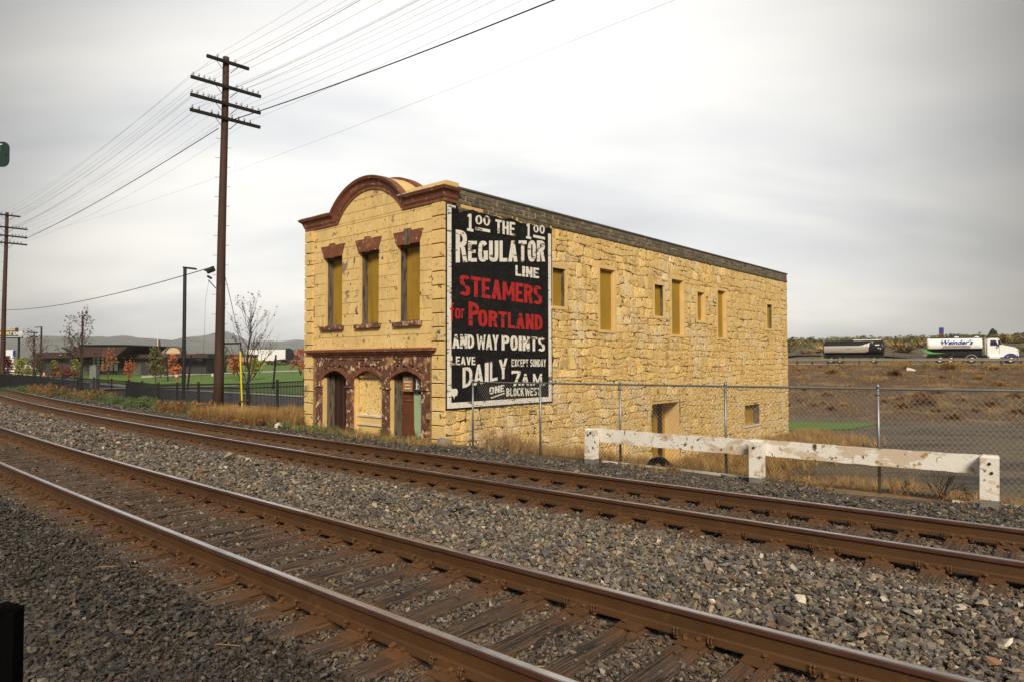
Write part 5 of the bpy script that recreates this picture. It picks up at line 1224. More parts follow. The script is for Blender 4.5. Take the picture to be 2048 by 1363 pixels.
# billboard, distant pole, small buildings, parked car, cone
BBY=150; BB=gthing('billboard','maroon and green billboard on dark legs at the far left','billboard',22,BBY)
def bb(px,py): p=at(px,py,BBY); return p.x-BB.location.x,p.z-BB.location.z
xa,za=bb(-14,655.5); xb,zb_b=bb(34,672)
pb=part('panel',MB().box((xa,0,zb_b),(xb,.4,za)),BB,mats=['boardgreen']); zc=za+(zb_b-za)*.50
part('top_panel',MB().box((xa,-.03,zc),(xb,0,za)),pb,mats=['boardred']); part('band',MB().box((xa,-.06,zc-.15),(xb-.2,-.03,zc+.0)),pb,mats=['boardyellow'])
part('ellipse',MB().lathe([(.0,-.05),(1,-.04),(1,0)],16,(0,0,0),'y'),pb,mats=['boardyellow'],loc=(bb(6,667)[0],-.02,bb(6,667)[1])).scale=(1.2,1,.36)
me=text_mesh('NEXT EXIT',.95,'whitepaint','lettering',off=.03); o=part('lettering',me,pb,loc=(bb(23.5,667)[0],-.05,bb(23,667)[1])); o.rotation_euler=(math.pi/2,0,0)
lt=MB(); xx=xa+.3
while xx<xb-.5:
    w=R.uniform(.16,.26); t=R.randrange(3); lt.box((xx,-.06,zc+.30),(xx+.07,-.035,zc+1.0)); lt.box((xx+w,-.06,zc+.30),(xx+w+.07,-.035,zc+1.0)); lt.box((xx+.07,-.06,zc+(.9,.62,.3)[t]),(xx+w,-.035,zc+(1.0,.7,.4)[t])); xx+=w+.16
part('lettering',lt,pb,mats=['whitepaint'])
part('walkway',MB().box((xa,-.8,zb_b-.5),(xb+.4,.4,zb_b-.3)),BB,mats=['arm'])
for px in (6,36): q=bb(px,700)[0]; part('leg',MB().box((q-.16,.1,-.5),(q+.16,.4,zb_b-.3)),BB,mats=['arm'])
q=bb(36,671); part('arm',MB().box((q[0]-.3,.1,q[1]-.5),(q[0]+.9,.3,q[1]-.35)),BB,mats=['arm'])
DP=gthing('utility_pole','small far utility pole with two crossarms between billboard and pavilion','pole',67,160); h=at(67,663,160).z-DP.location.z
part('pole',MB().tube([(0,0,-.5),(0,0,h)],[.2,.13],8),DP,mats=['gpole'])
for zz in (h-.35,h-1.3): part('crossarm',MB().box((-.85,-.1,zz),(.85,.1,zz+.25)),DP,mats=['arm'])
SH=gthing('shed','small pale building with a blue sign behind the billboard legs','building',19,190); a=at(12,699,190);b=at(27,715,190)
part('wall',MB().box((a.x-SH.location.x,0,-1),(b.x-SH.location.x,6,a.z-SH.location.z)),SH,mats=['trailer']); a=at(27.2,700,190);b=at(31,712,190); part('sign',MB().box((a.x-SH.location.x,-.3,b.z-SH.location.z),(b.x-SH.location.x,0,a.z-SH.location.z)),SH,mats=['blue'])
def car(px,Y,label,m,L_=4.5,rz=0):
    T=gthing('parked_car',label,'car',px,Y,rz); mb=MB(); z=.25
    sil=[(-L_/2,.45),(-L_/2,.85),(-L_/2+.25,.98),(-L_/2+.8,1.02),(-1.2,1.42),(.4,1.45),(1.1,1.02),(L_/2-.25,.86),(L_/2,.65),(L_/2,.38),(-L_/2,.32)]
    mb.prism([(x,-.85,zz) for x,zz in sil],(0,1.7,0)); part('body',mb,T,mats=[m]); part('window',MB().prism([(-1.05,-.87,1.05),(-.95,-.87,1.36),(.35,-.87,1.38),(.9,-.87,1.05)],(0,.02,0)),T,mats=['glass'])
    for xx in (-1.4,1.4): w=part('wheel',MB().lathe([(.33,-.1),(.33,.1)],14,(xx,-.8,.33),'y'),T,mats=['tyre']); part('rim',MB().lathe([(.18,-.02),(.18,0)],10,(xx,-.91,.33),'y'),w,mats=['steel'])
    return T
car(25,122,'white car parked behind red shrubs under the billboard','tankwhite'); car(46,126,'white car parked beside the yellow green tree left of the pavilion','tankwhite',rz=.2)
CN=gthing('traffic_cone','orange cone with a white band behind the black fence','traffic cone',88,75,py=751); part('body',MB().lathe([(.28,0),(.2,.1),(.05,.75),(.0,.78)],10),CN,mats=['cone']); part('band',MB().lathe([(.165,.34),(.12,.5)],10),CN,mats=['whitepaint']); part('base',MB().box((-.3,-.3,-.06),(.3,.3,.0)),CN,mats=['cone']); CN.scale=(.6,.6,.6)
BO=gthing('litter_bin','orange and white bin on the lawn path beside the tallest lamp','bin',353,92,py=757); part('body',MB().lathe([(.3,-.2),(.34,.0),(.34,1.1),(.1,1.2)],10),BO,mats=['cone']); part('band',MB().lathe([(.35,.5),(.35,.9)],10),BO,mats=['whitepaint']); BO.scale=(.6,.6,.6)
WS=at(488,826,27.4); WB=thing('bench','small weathered wooden bench beside the yellow guard of the near pole','bench',(WS.x,27.4,G(WS.x,27.4)),-.2); zt=at(488,802,27.4).z-WB.location.z
part('seat',MB().prism([(-.22,-.15,zt-.05),(.22,-.15,zt+.0),(.22,.15,zt+.03),(-.22,.15,zt-.02)],(0,0,.05)),WB,mats=['brownpost'])
for x in (-.17,.17): part('leg',MB().box((x-.03,-.03,-.1),(x+.03,.03,zt-.03)),WB,mats=['arm'])
# ================================================================== TREES AND SHRUBS
def branch(mb,p,d,L_,r_,dep,r,spread,tips,up_=.25):
    n=3; pts=[p]; q=p.copy(); dd=d.copy()
    for i in range(n):
        dd=(dd+Vector((r.gauss(0,.10),r.gauss(0,.10),r.gauss(0,.05)+up_*.12))).normalized(); q=q+dd*L_/n; pts.append(q.copy())
    mb.tube(pts,[r_*(1-.45*i/n) for i in range(n+1)],4 if r_<.03 else 6,cap=False)
    tips.append((q,dd)); 
    for i in (1,2): tips.append((pts[i],dd)) if dep<2 else None
    if dep<=0: return
    for k in range(r.choice((2,3,3))):
        t=r.uniform(.35,1); bp=p.lerp(q,t); bp=pts[min(n,int(t*n+.5))]
        ax=Vector((r.gauss(0,1),r.gauss(0,1),r.gauss(0,.3))).normalized(); nd=(dd+ax*spread*r.uniform(.6,1.2)+Vector((0,0,up_))).normalized()
        branch(mb,bp,nd,L_*r.uniform(.55,.78),r_*.55,dep-1,r,spread,tips,up_)
def leaves(mb,tips,nper,size,rad,r,ks=1):
    for (p,d) in tips:
        for _ in range(nper if nper>=1 else (1 if r.random()<nper else 0)):
            c=p+Vector((r.gauss(0,rad),r.gauss(0,rad),r.gauss(0,rad*.8))); u=Vector((r.gauss(0,1),r.gauss(0,1),r.gauss(0,1))).normalized(); w=u.cross(Vector((r.gauss(0,1),r.gauss(0,1),r.gauss(0,1)))).normalized(); s_=size*r.uniform(.6,1.4)
            mb.add([c-u*s_*.5,c+w*s_*.3,c+u*s_*.5,c-w*s_*.3],[(0,1,2,3)],r.randrange(ks))
def bare_tree(px,pytop,Y,label,seed,leafm,nleaf,lsize=.13,depth=4,spread=.55,pybase=None,trunk=.08,name='young_tree',lrad=.12,stem=.35,group=None):
    r=random.Random(seed); b=at(px,800 if pybase is None else pybase,Y); g=G(b.x,Y); top=at(px,pytop,Y).z; H=top-g
    T=thing(name,label,'tree',(b.x,Y,g),0,group); mb=MB(); tips=[]; 
    pts=[Vector((0,0,-.2))]; q=Vector((0,0,0)); n=9
    for i in range(n): q=q+Vector((r.gauss(0,.012)*H,r.gauss(0,.012)*H,H/n*.96)); pts.append(q.copy())
    mb.tube(pts,[trunk*(1-.85*i/n)+.006 for i in range(n+1)],7)
    for i in range(2,n+1):
        t=i/n
        if t<stem: continue
        for k in range(2 if t<.9 else 1):
            a=r.uniform(0,6.28); d=Vector((math.cos(a)*spread*1.3,math.sin(a)*spread*1.3,1)).normalized(); branch(mb,pts[i],d,H*.30*(1.15-t*.75),trunk*.45*(1.1-t*.8),depth-2,r,spread,tips)
    tips.append((pts[-1],Vector((0,0,1))))
    part('trunk',mb,T,mats=['bark']); cr_=MB(); leaves(cr_,tips,nleaf,lsize,lrad,r); 
    if cr_.v: part('crown',cr_,T,mats=[leafm])
    return T
bare_tree(500,612,31.5,'bare young tree with a few brown leaves between pole and building',11,'leafdry',.35,.075,5,.50,trunk=.07,stem=.22,lrad=.04)
bare_tree(162,636,70,'bare young tree with few leaves behind the second lamp post',12,'leafdry',1,.2,4,.6,trunk=.10,stem=.2)
bare_tree(66,672,88,'spiky young tree with sparse russet leaves left of the pavilion',13,'leafdry',1,.2,4,.42,trunk=.10,stem=.1,lrad=.3)
bare_tree(216,708,82,'slender young tree with orange leaves before the pavilion windows',14,'leaforange',.8,.17,4,.4,trunk=.05,stem=.3,lrad=.22)
bare_tree(257,728,80,'small twiggy tree with orange leaves right of the pavilion windows',15,'leaforange',1,.17,4,.6,trunk=.05,stem=.3,lrad=.15)
bare_tree(447,705,100,'thin brown leafed tree hugging the near utility pole from behind',16,'leafolive',1,.22,4,.4,trunk=.08,stem=.2,lrad=.3)
bare_tree(312,708,86,'thin yellow leafed sapling at the right end of the pavilion',17,'leafolive',3,.24,4,.4,trunk=.06,stem=.2,lrad=.25)
def shrub(name,px,pytop,pybase,Y,wpx,label,m,seed,n=700,cat='shrub',leaf=.22,group=None,base_sink=.1,shape='cone'):
    r=random.Random(seed); b=at(px,pybase,Y); z=(G(b.x,Y) if name=='ridge_tree' else b.z)-base_sink; H=at(px,pytop,Y).z-z; Wd=wpx/F_PX*Y/2
    T=thing(name,label,cat,(b.x,Y,z),0,group); st=MB(); cr_=MB()
    for k in range(7):
        a=r.uniform(0,6.28); e=Vector((math.cos(a)*Wd*.55,math.sin(a)*Wd*.55,H*r.uniform(.6,.9))); st.tube([(0,0,-.3),e*.5+Vector((0,0,H*.08)),e],[.03*H/2+.01,.02,.008],4)
    cl=[(Vector((r.gauss(0,.42),r.gauss(0,.42),0)),r.uniform(.15,.95)) for _ in range(16)]
    for i in range(n):
        c,t=cl[r.randrange(16)]; t2=max(.02,min(1,t+r.gauss(0,.10)))
        w=(1.05-t2*.85) if shape=='cone' else math.sqrt(max(.02,1-((t2-.4)/.62)**2)) if shape=='round' else (1.0-t2*.35)
        p=Vector((c.x*Wd*w*1.1+r.gauss(0,.16)*Wd,c.y*Wd*w*1.1+r.gauss(0,.16)*Wd,t2*H)); l=math.hypot(p.x,p.y)
        if l>Wd*w*1.15: p.x*=Wd*w/l*1.1; p.y*=Wd*w/l*1.1
        u=Vector((r.gauss(0,1),r.gauss(0,1),r.gauss(0,1))).normalized(); w2=u.cross(Vector((r.gauss(0,1),r.gauss(0,1),r.gauss(0,1)))).normalized(); s_=leaf*r.uniform(.5,1.4); cr_.add([p-u*s_*.5,p+w2*s_*.35,p+u*s_*.5,p-w2*s_*.35],[(0,1,2,3)])
    part('stems',st,T,mats=['bark']); part('crown',cr_,T,mats=[m]); return T
shrub('autumn_shrub',601,698,742,72,52,'orange red autumn tree peeping out left of the building','leaforange',31,900,'tree',.16)
shrub('autumn_shrub',346,708,745,104,34,'salmon orange tree behind the tallest lamp post','leaforange',32,600,'tree',.3)
shrub('autumn_shrub',468,703,744,96,32,'bright orange shrub just right of the near utility pole','leaforange',33,600,'shrub',.28)
shrub('autumn_shrub',508,716,748,98,46,'mixed olive and gold shrub behind the bare young tree','leafyellow',34,500,'shrub',.28)
shrub('green_shrub',108,720,750,92,22,'yellow green rounded shrub before the left pavilion wing','leafyellow',35,500,'shrub',.25,shape='round')
shrub('green_shrub',150,718,755,88,26,'yellow green shrub left of the second lamp post','leafyellow',36,500,'shrub',.25,shape='round')
shrub('green_shrub',45,715,752,92,32,'large olive yellow shrub under the far utility pole','leafyellow',37,700,'shrub',.25,shape='round')
shrub('green_shrub',72,706,752,90,30,'tall olive shrub beside the third lamp post','leafolive',38,700,'shrub',.25,shape='round')
shrub('red_shrub',14,712,752,86,46,'dark red shrub behind the fence at the far left','leafred',39,800,'shrub',.25,shape='round')
shrub('red_shrub',130,730,752,84,44,'low crimson shrub before the left pavilion wing','leafred',40,500,'shrub',.22,shape='round')
shrub('red_shrub',322,722,750,96,26,'dark brown leafed shrub at the right pavilion wing','leafdry',41,400,'shrub',.25,shape='round')
r=random.Random(5)
names=[('leafdark','dark green'),('leafolive','olive'),('leafyellow','golden'),('leafred','reddish'),('leafdry','brown')]
for i in range(11):
    px=424+i*16.5; nm=names[(i*2)%5]; shrub('hedge_shrub',px,720+r.uniform(-2,3),735,168+r.uniform(-6,6),26,f'{nm[1]} low shrub on the planted bank, {["leftmost","second","third","fourth","fifth","sixth","seventh","eighth","ninth","tenth","rightmost"][i]} from the left',nm[0],60+i,220,'shrub',.5,'shrubs on the bank beyond the lawn',shape='round')
# ================================================================== HIGHWAY SIDE (right)
gy=Vector((42.3,92)); 
HG=thing('guardrail','long weathered steel guardrail on brown posts along the highway','guardrail',(50,G(50,87)and 87,0)); HG.location=(gy.x,gy.y,G(gy.x,gy.y))
HG.rotation_euler=(0,0,math.atan2(HW.y,HW.x)); zr=1.85-(718.5-723)*0-(718-723)/F_PX*92-HG.location.z
def hloc(x): p=gy+HW*x; return G(p.x,p.y)-HG.location.z
topg=.75
bmh=MB().box((-.13,0,-1.2),(.13,.2,.08)).mesh('post',['brownpost'])
for k in range(-16,32):
    x=k*1.905; part('post',bmh,HG,loc=(x,0,topg))
wv=MB(); prof=[(0,-.155),(-.04,-.12),(-.075,-.08),(-.04,-.02),(-.02,0),(-.04,.02),(-.075,.08),(-.04,.12),(0,.155)]
for x0 in np.arange(-32,60,4): 
    vs=[(x0,-.02+p,topg-.16+q) for p,q in prof]+[(x0+4,-.02+p,topg-.16+q) for p,q in prof]; part('beam',MB().add(vs,[(i,i+1,i+10,i+9) for i in range(8)]),HG,mats=['rusty'])
# thin wire fence below the guardrail
WF=thing('wire_fence','thin dark wire fence on slender posts just below the highway guardrail','fence',(gy.x,gy.y,G(gy.x,gy.y))); 
for k in range(-4,9):
    p=gy+HW*(k*6.3+1.5)-HN*2.2; g=G(p.x,p.y); part('post',MB().tube([(0,0,-.2),(0,0,1.45)],.035,4),WF,mats=['brownpost'],loc=(p.x-gy.x,p.y-gy.y,g-WF.location.z))
def vehicle(name,label,cat,px,Y,group=None):
    p=at(px,729,Y); z=G(p.x,Y)+.07; return thing(name,label,cat,(p.x,Y,z),math.atan2(HW.y,HW.x),group)
def wheels(T,xs,w=1.15,r_=.50,hub='steel'):
    for x in xs:
        for y in (-w,w):
            k=part('wheel',MB().lathe([(r_*.8,-.16),(r_,-.12),(r_,.12),(r_*.8,.16)],18,(x,y,r_),'y'),T,mats=['tyre']); sg=-1 if y<0 else 1
            part('rim',MB().lathe([(r_*.5,sg*.16),(r_*.42,sg*.175),(.1,sg*.13)],14,(x,y,r_),'y'),k,mats=[hub])
def tank_mb(x0,x1,rz_,ry,zc,cuts=None,n=24):
    mb=MB(); vs=[];fs=[];ks=[]; xs=[(x0,.86),(x0+.12,.97),(x0+.3,1)]+[(x0+.3+(x1-x0-.6)*i/10,1) for i in range(1,10)]+[(x1-.3,1),(x1-.12,.97),(x1,.86)]
    for x,s_ in xs:
        for j in range(n): a=2*math.pi*j/n; vs.append((x,ry*s_*math.sin(a),zc-rz_*s_*math.cos(a)))
    for i in range(len(xs)-1):
        for j in range(n):
            A=i*n+j;B=i*n+(j+1)%n; fs.append((A,A+n,B+n,B)); ks.append(cuts(xs[i][0],j/n) if cuts else 0)
    fs+=[tuple(range(n)),tuple(range(len(vs)-n,len(vs)))[::-1]]; ks+=[cuts(x0,.5) if cuts else 0]*2; mb.add(vs,fs); mb.m=ks; return mb
# trailer
TT=vehicle('tanker_trailer','black tank trailer with a polished metal side band and a curved sweep','trailer',1711,99)
def side_off(x0,x1,ry,rz_,zc,zlo,zhi,off=.012,n=10):
    vs=[];fs=[]
    for x in (x0,x1):
        for i in range(n+1):
            z=zlo+(zhi-zlo)*i/n; y=-(ry+off)*math.sqrt(max(0,1-((z-zc)/(rz_+off))**2)); vs.append((x,y,z))
    return vs,[(i,i+n+1,i+n+2,i+1) for i in range(n)]
tt=part('tank',tank_mb(-4.1,3.7,1.05,1.2,2.25),TT,mats=['tankblack'],smooth=False)
b=MB(); xs=np.linspace(-4.0,2.3,12)
for xa,xb in zip(xs,xs[1:]):
    def tp(x): return 2.52+(.60*max(0,(x-.7)/1.6)**1.2 if x>.7 else 0)
    def bt(x): return 1.58+(1.25*max(0,(x-1.5)/.8)**1.6 if x>1.5 else 0)
    n=8;vs=[]
    for x in (xa,xb):
        for i in range(n+1):
            z=bt(x)+(tp(x)-bt(x))*i/n; y=-(1.215)*math.sqrt(max(0.01,1-((z-2.25)/1.07)**2)); vs.append((x,y,z))
    b.add(vs,[(i,i+n+1,i+n+2,i+1) for i in range(n)])
part('side_band',b,tt,'polished metal band',['steel'])
part('walkway',MB().box((-.2,-.35,3.28),(3.3,.35,3.40)),TT,'white top walkway',['tankwhite']); part('hatch',MB().lathe([(.3,0),(.3,.12),(.1,.16)],12,(0,0,3.3)),TT,mats=['steel']); part('top_rail',MB().box((-4.0,-.6,3.2),(3.5,-.5,3.28)),TT,mats=['arm'])
part('chassis',MB().box((-4.0,-.9,.85),(3.6,.9,1.28)),TT,mats=['tankblack'])
mk_=MB()
for (x,z,w,h) in ((2.85,2.62,.55,.14),(3.0,2.18,.13,.15),(3.25,2.1,.12,.14)): 
    y=-1.225*math.sqrt(max(.05,1-((z-2.25)/1.07)**2)); mk_.box((x-w/2,y-.02,z-h/2),(x+w/2,y+.01,z+h/2))
part('marking',mk_,TT,mats=['whitepaint']); part('logo',MB().box((-3.75,-1.19,2.32),(-3.6,-1.17,2.48)).box((-3.55,-1.19,2.32),(-3.4,-1.17,2.48)),TT,mats=['blue']); part('marking',MB().box((-.9,-1.225,2.06),(-.6,-1.215,2.12)),TT,mats=['arm'])
for x in (-3.1,2.4):
    fd=MB(); 
    for i in range(10):
        a=math.pi*i/10;b_=math.pi*(i+1)/10; fd.prism([(x+.62*math.cos(a),-1.3,.5+.62*math.sin(a)),(x+.62*math.cos(b_),-1.3,.5+.62*math.sin(b_)),(x+.68*math.cos(b_),-1.3,.5+.68*math.sin(b_)),(x+.68*math.cos(a),-1.3,.5+.68*math.sin(a))],(0,.45,0))
    part('mudguard',fd,TT,mats=['tankblack'])
wheels(TT,(-3.1,-1.95,2.4),1.1)
part('bumper',MB().box((-4.4,-1.0,.8),(-4.1,1.0,1.0)),TT,mats=['rusty']); part('tail_ladder',MB().box((-4.35,-1.1,.9),(-4.3,-.6,1.9)),TT,mats=['vgreen'])
# truck
TR=vehicle('tanker_truck','white tank truck with blue lettering, green swoosh and a conventional white cab','truck',1932,89.5)
tk2=part('tank',tank_mb(-4.3,1.75,.95,1.15,2.42,lambda x,j:1 if (j<.17 or j>.83) else 0),TR,mats=['tankwhite','tankblack'],smooth=False)
part('chassis',MB().box((-4.4,-.9,.75),(5.0,.9,1.05)).box((-4.2,-1.1,1.05),(1.7,-.3,1.62)),TR,mats=['tankblack'])
sw_=MB(); A=[(-4.9,1.95),(-4.3,1.75),(-3.6,1.45),(-2.2,1.32),(-2.9,1.30),(-4.0,1.28),(-4.5,1.42),(-4.95,1.85)]
sw_.prism([(x,-1.19,z) for x,z in A][::-1],(0,.05,0)); part('swoosh',sw_,TR,mats=['vgreen'])
me=text_mesh("Weinder's",.85,'blue','lettering',shear=.35,off=.018,extr=.003); o=part('lettering',me,TR,loc=(-1.1,-1.19,2.72)); o.rotation_euler=(math.pi/2,0,0)
sm=MB()
for z,x0,x1 in ((2.27,-2.5,.4),(2.10,-2.6,.5)):
    x=x0
    while x<x1: w=R.uniform(.05,.12); sm.box((x,-1.2,z-.035),(x+w,-1.165,z+.035)); x+=w+.05
part('small_print',sm,TR,mats=['arm'])
part('hatch',MB().lathe([(.28,0),(.28,.14),(.1,.2)],12,(-1.0,0,3.33)),TR,mats=['tankwhite']); part('hatch',MB().lathe([(.3,0),(.3,.1),(.1,.16)],12,(1.2,0,3.35)),TR,mats=['tankwhite']); part('top_rail',MB().box((-4.0,-.5,3.28),(1.7,-.42,3.36)),TR,mats=['arm'])
cab_=MB(); cs_=[(2.25,.95),(2.25,3.05),(2.45,3.22),(3.4,3.2),(3.55,3.05),(3.85,2.35),(5.1,2.05),(5.45,1.75),(5.5,1.0),(5.2,.8),(4.95,.85),(2.3,.85)]
cab_.prism([(x,-1.05,z) for x,z in cs_],(0,2.1,0)); cb_=part('cab',cab_,TR,mats=['tankwhite'])
part('window',MB().prism([(2.55,-1.07,2.28),(2.6,-1.07,2.95),(3.15,-1.07,2.95),(3.4,-1.07,2.28)],(0,.02,0)),cb_,mats=['glass']); part('windscreen',MB().prism([(3.42,-1.068,2.38),(3.38,-1.068,2.95),(3.58,-1.068,2.97),(3.80,-1.068,2.38)],(0,.02,0)),cb_,mats=['glass']); part('grille',MB().box((5.46,-.7,1.0),(5.53,.7,1.75)),cb_,mats=['steel'])
part('door_line',MB().box((3.48,-1.06,1.2),(3.51,-1.05,2.3)),cb_,mats=['arm']); part('mirror',MB().box((3.35,-1.35,2.1),(3.45,-1.2,2.45)),cb_,mats=['tankblack']); part('headlight',MB().box((5.35,-1.07,1.45),(5.52,-.8,1.65)),cb_,mats=['steel'])
part('fuel_tank',MB().lathe([(.3,-.6),(.34,-.5),(.34,.5),(.3,.6)],12,(3.0,-.95,.85),'x'),TR,mats=['tankwhite']); part('exhaust',MB().tube([(2.05,-.9,1.2),(2.05,-.9,3.3)],.09,8),TR,mats=['steel'])
def fender(x,m,T,r0=.62,r1=.74,n=10):
    fd=MB()
    for i in range(n):
        a=math.pi*i/n;b_=math.pi*(i+1)/n; fd.prism([(x+r0*math.cos(a),-1.2,.5+r0*math.sin(a)),(x+r0*math.cos(b_),-1.2,.5+r0*math.sin(b_)),(x+r1*math.cos(b_),-1.2,.5+r1*math.sin(b_)),(x+r1*math.cos(a),-1.2,.5+r1*math.sin(a))],(0,.5,0))
    part('mudguard',fd,T,'blue front mudguard' if m=='blue' else None,[m])
fender(4.65,'blue',TR,.60,.80); fender(.55,'steel',TR,.62,.68)
wheels(TR,(-2.9,-1.7,.55,4.65),1.1,.50)
part('tailboard',MB().box((-4.75,-1.05,1.0),(-4.4,1.05,1.35)),TR,mats=['rusty'])
# far sign, small poles, tree line on the ridge
FS=gthing('tall_sign','tall narrow red and blue roadside sign above the distant ridge','sign',1884,330,py=700); h=at(1884,655,330).z-FS.location.z; hs_=at(1884,664,330).z-FS.location.z
part('panel',MB().box((-1.0,0,h*.1),(1.0,.4,h)),FS,mats=['boardred']); part('top_panel',MB().box((-1.02,-.05,hs_),(1.02,0,h)),FS,mats=['blue']); part('post',MB().box((-.25,.4,-4),(.25,.8,h)),FS,mats=['arm'])
for i,(px,py) in enumerate(((1755,676),(1791,673),(1848,672),(1893,667),(1960,663),(1824,674))):
    T=gthing('distant_pole',['tiny pole on the ridge just right of the black trailer','tiny pole on the ridge midway between trailer and truck','tiny pole on the ridge just left of the white tank truck','tiny pole touching the right side of the tall red sign','tiny pole on the ridge above the truck cab','second tiny pole left of the white tank truck'][i],'pole',px,330,py=686,group='tiny poles on the ridge'); h=at(px,py,330).z-T.location.z; part('shaft',MB().tube([(0,0,-3),(0,0,h)],.14,5),T,mats=['arm']); part('crossarm',MB().box((-.8,-.1,h-.7),(.8,.1,h-.45)),T,mats=['arm'])
rt_=random.Random(8)
row_=[(1590,20,682,'leafdark'),(1612,24,681,'leafyellow'),(1636,20,684,'leafolive'),(1905,34,672,'leafdark'),(1935,30,671,'leafolive'),(1952,26,671,'leafdark'),(1968,24,673,'leafolive'),(1987,19,659,'leafdark'),(2010,30,672,'leafolive'),(2036,32,668,'leafdark'),(2060,40,664,'leafdark')]
pos_=['leftmost, beside the building edge','second from the building edge','third from the building edge','just right of the tall sign','second right of the tall sign','third right of the tall sign','left of the tall poplar','tall narrow poplar shape','right of the tall poplar','next to the right edge','at the right edge']
for i,(px,w,yt,m) in enumerate(row_):
    shrub('ridge_tree',px,yt,692,345,w,f'distant {dict(leafdark="dark green",leafolive="olive",leafyellow="golden")[m]} tree on the ridge, {pos_[i]}',m,200+i,520,'tree',1.5,None,.5,shape='cone' if i==7 else 'round')
# ================================================================== WEEDS AND GRASS
def tuft(name,m,n,seed,curl=.5,wd=.02,dome=False):
    r=random.Random(seed); mb=MB()
    for i in range(n):
        a=r.uniform(0,6.28); t=r.uniform(.1,1)*curl if not dome else r.uniform(.1,1.25); h=r.uniform(.55,1.0); d=Vector((math.cos(a),math.sin(a),0)); w=Vector((-d.y,d.x,0))*wd*r.uniform(.6,1.3)
        o=d*r.uniform(0,.12)
        p1=o+d*math.sin(t)*h*.5+Vector((0,0,math.cos(t)*h*.5)); t2=t+r.uniform(.1,.6)*curl; p2=p1+d*math.sin(t2)*h*.5+Vector((0,0,math.cos(t2)*h*.5))
        mb.add([o-w,o+w,p1+w*.7,p1-w*.7,p2],[(0,1,2,3),(3,2,4)])
    return hidden(name,mb,[m])
def leafy(name,m,n,seed):
    r=random.Random(seed); mb=MB()
    for i in range(n):
        z=r.uniform(.05,1); w=(1-z)*.35+.12; c=Vector((r.gauss(0,w*.6),r.gauss(0,w*.6),z)); u=Vector((r.gauss(0,1),r.gauss(0,1),r.gauss(0,.6))).normalized()*r.uniform(.05,.11); k=u.cross(Vector((r.gauss(0,1),r.gauss(0,1),r.gauss(0,1)))).normalized()*u.length*.4
        mb.add([c-u,c+k,c+u,c-k],[(0,1,2,3)])
    return hidden(name,mb,[m])
TG=[tuft('tuft_a','grassgreen',14,1,.6,.03),tuft('tuft_b','grassgreen',18,2,.9,.03),leafy('tuft_c','grassgreen',60,3)]
TD=[tuft('tuft_a','grassdry',20,4,.7,.012),tuft('tuft_b','grassdry',26,5,1.0,.011),tuft('tuft_c','grassdry',16,6,.5,.014)]
TBn=[tuft('tuft_a','grassbrown',18,7,.9,.014),leafy('tuft_b','grassbrown',50,8)]
def place(name,vs,label,cat,areas,seed):
    rg=np.random.default_rng(seed); P=[];Rt=[];Sc=[];Ix=[]
    for fn,n,h0,h1 in areas:
        for i in range(n):
            q=fn(rg)
            if q is None: continue
            X,Y=q[0],q[1]; k=q[2] if len(q)>2 else 1; nz=noise.noise(Vector((X*.55,Y*.55,seed)))+.35*noise.noise(Vector((X*2,Y*2,seed)))
            if nz<-.12 and len(q)<=3: continue
            h=rg.uniform(h0,h1)*k*(1+.5*max(nz,-.5)); P.append((X,Y,G(X,Y)-.02)); Rt.append((rg.normal(0,.12),rg.normal(0,.12),rg.uniform(0,6.28))); Sc.append((h*1.0,h*1.0,h)); Ix.append(rg.integers(0,len(vs)))
    return scatter(name,P,Rt,Sc,Ix,vs,label,cat)
def tz(s0,s1,d0,d1):
    def f(rg): p=fn_trk(rg.uniform(s0,s1),rg.uniform(d0,d1)); return (p.x,p.y)
    return f
def fn_trk(s,d):
    if s<=44: return trk(s,d)
    q=FQ+FE*(s-44); return q+Vector((FE.y,-FE.x,0))*(d-FD)
def qz(a0,a1,q0,q1):
    def f(rg): return hwp(rg.uniform(a0,a1),rg.uniform(q0,q1))
    return f
place('green_weeds',TG,'green weeds growing along the foot of the black fence','weeds',[(tz(27,62,12.0,13.9),4200,.18,.50),(tz(26,60,11.2,12.2),700,.08,.2),(tz(14.4,22,11.7,13.2),260,.1,.3),(tz(22,36,14,19),900,.2,.45)],1)
place('dry_grass',TD,'dry straw coloured grass around the pole base, building corners and side wall','grass',[(tz(21.2,27.5,11.5,14.5),4200,.3,.75),(tz(18,32,14,19),1500,.3,.6),(tz(13.5,22,11.9,13.2),500,.12,.3),(tz(-6,13,14.2,17.5),2600,.12,.4),(tz(-4,14,12.6,14.2),500,.08,.22),
 (tz(3,14,17,24),5200,.2,.6),(lambda rg:(lambda u,w:((C0+SDV*u-FDV*w).x,(C0+SDV*u-FDV*w).y,1,1))(rg.uniform(1.5,29),abs(rg.normal(0,.9))+.1),1800,.3,.75),(lambda rg:(lambda u,w:((C0+SDV*u-FDV*w).x,(C0+SDV*u-FDV*w).y,1,1))(rg.uniform(14,30),abs(rg.normal(0,1.5))),3800,.4,.95),
 (qz(-15,70,94.5,99),4200,.25,.6),(qz(-15,70,66,99),8500,.18,.5),(qz(-15,50,60,66),900,.15,.4)],2)
place('russet_weeds',TBn,'russet and brown weeds at the near pole base and on the embankment','weeds',[(tz(26.5,33,11.7,13.6),900,.2,.55),(tz(22,27,11.2,12.2),500,.15,.35),(tz(44,58,11.8,13),400,.3,.7),(qz(-15,70,64,97),5000,.15,.5),(tz(-5,8,13.2,17),700,.1,.3)],3)
place('green_ground_cover',TG,'patches of green weeds among the dry scrub on the embankment','weeds',[(qz(-15,70,66,98),1500,.12,.35),(qz(0,60,93,97),500,.2,.5)],4)
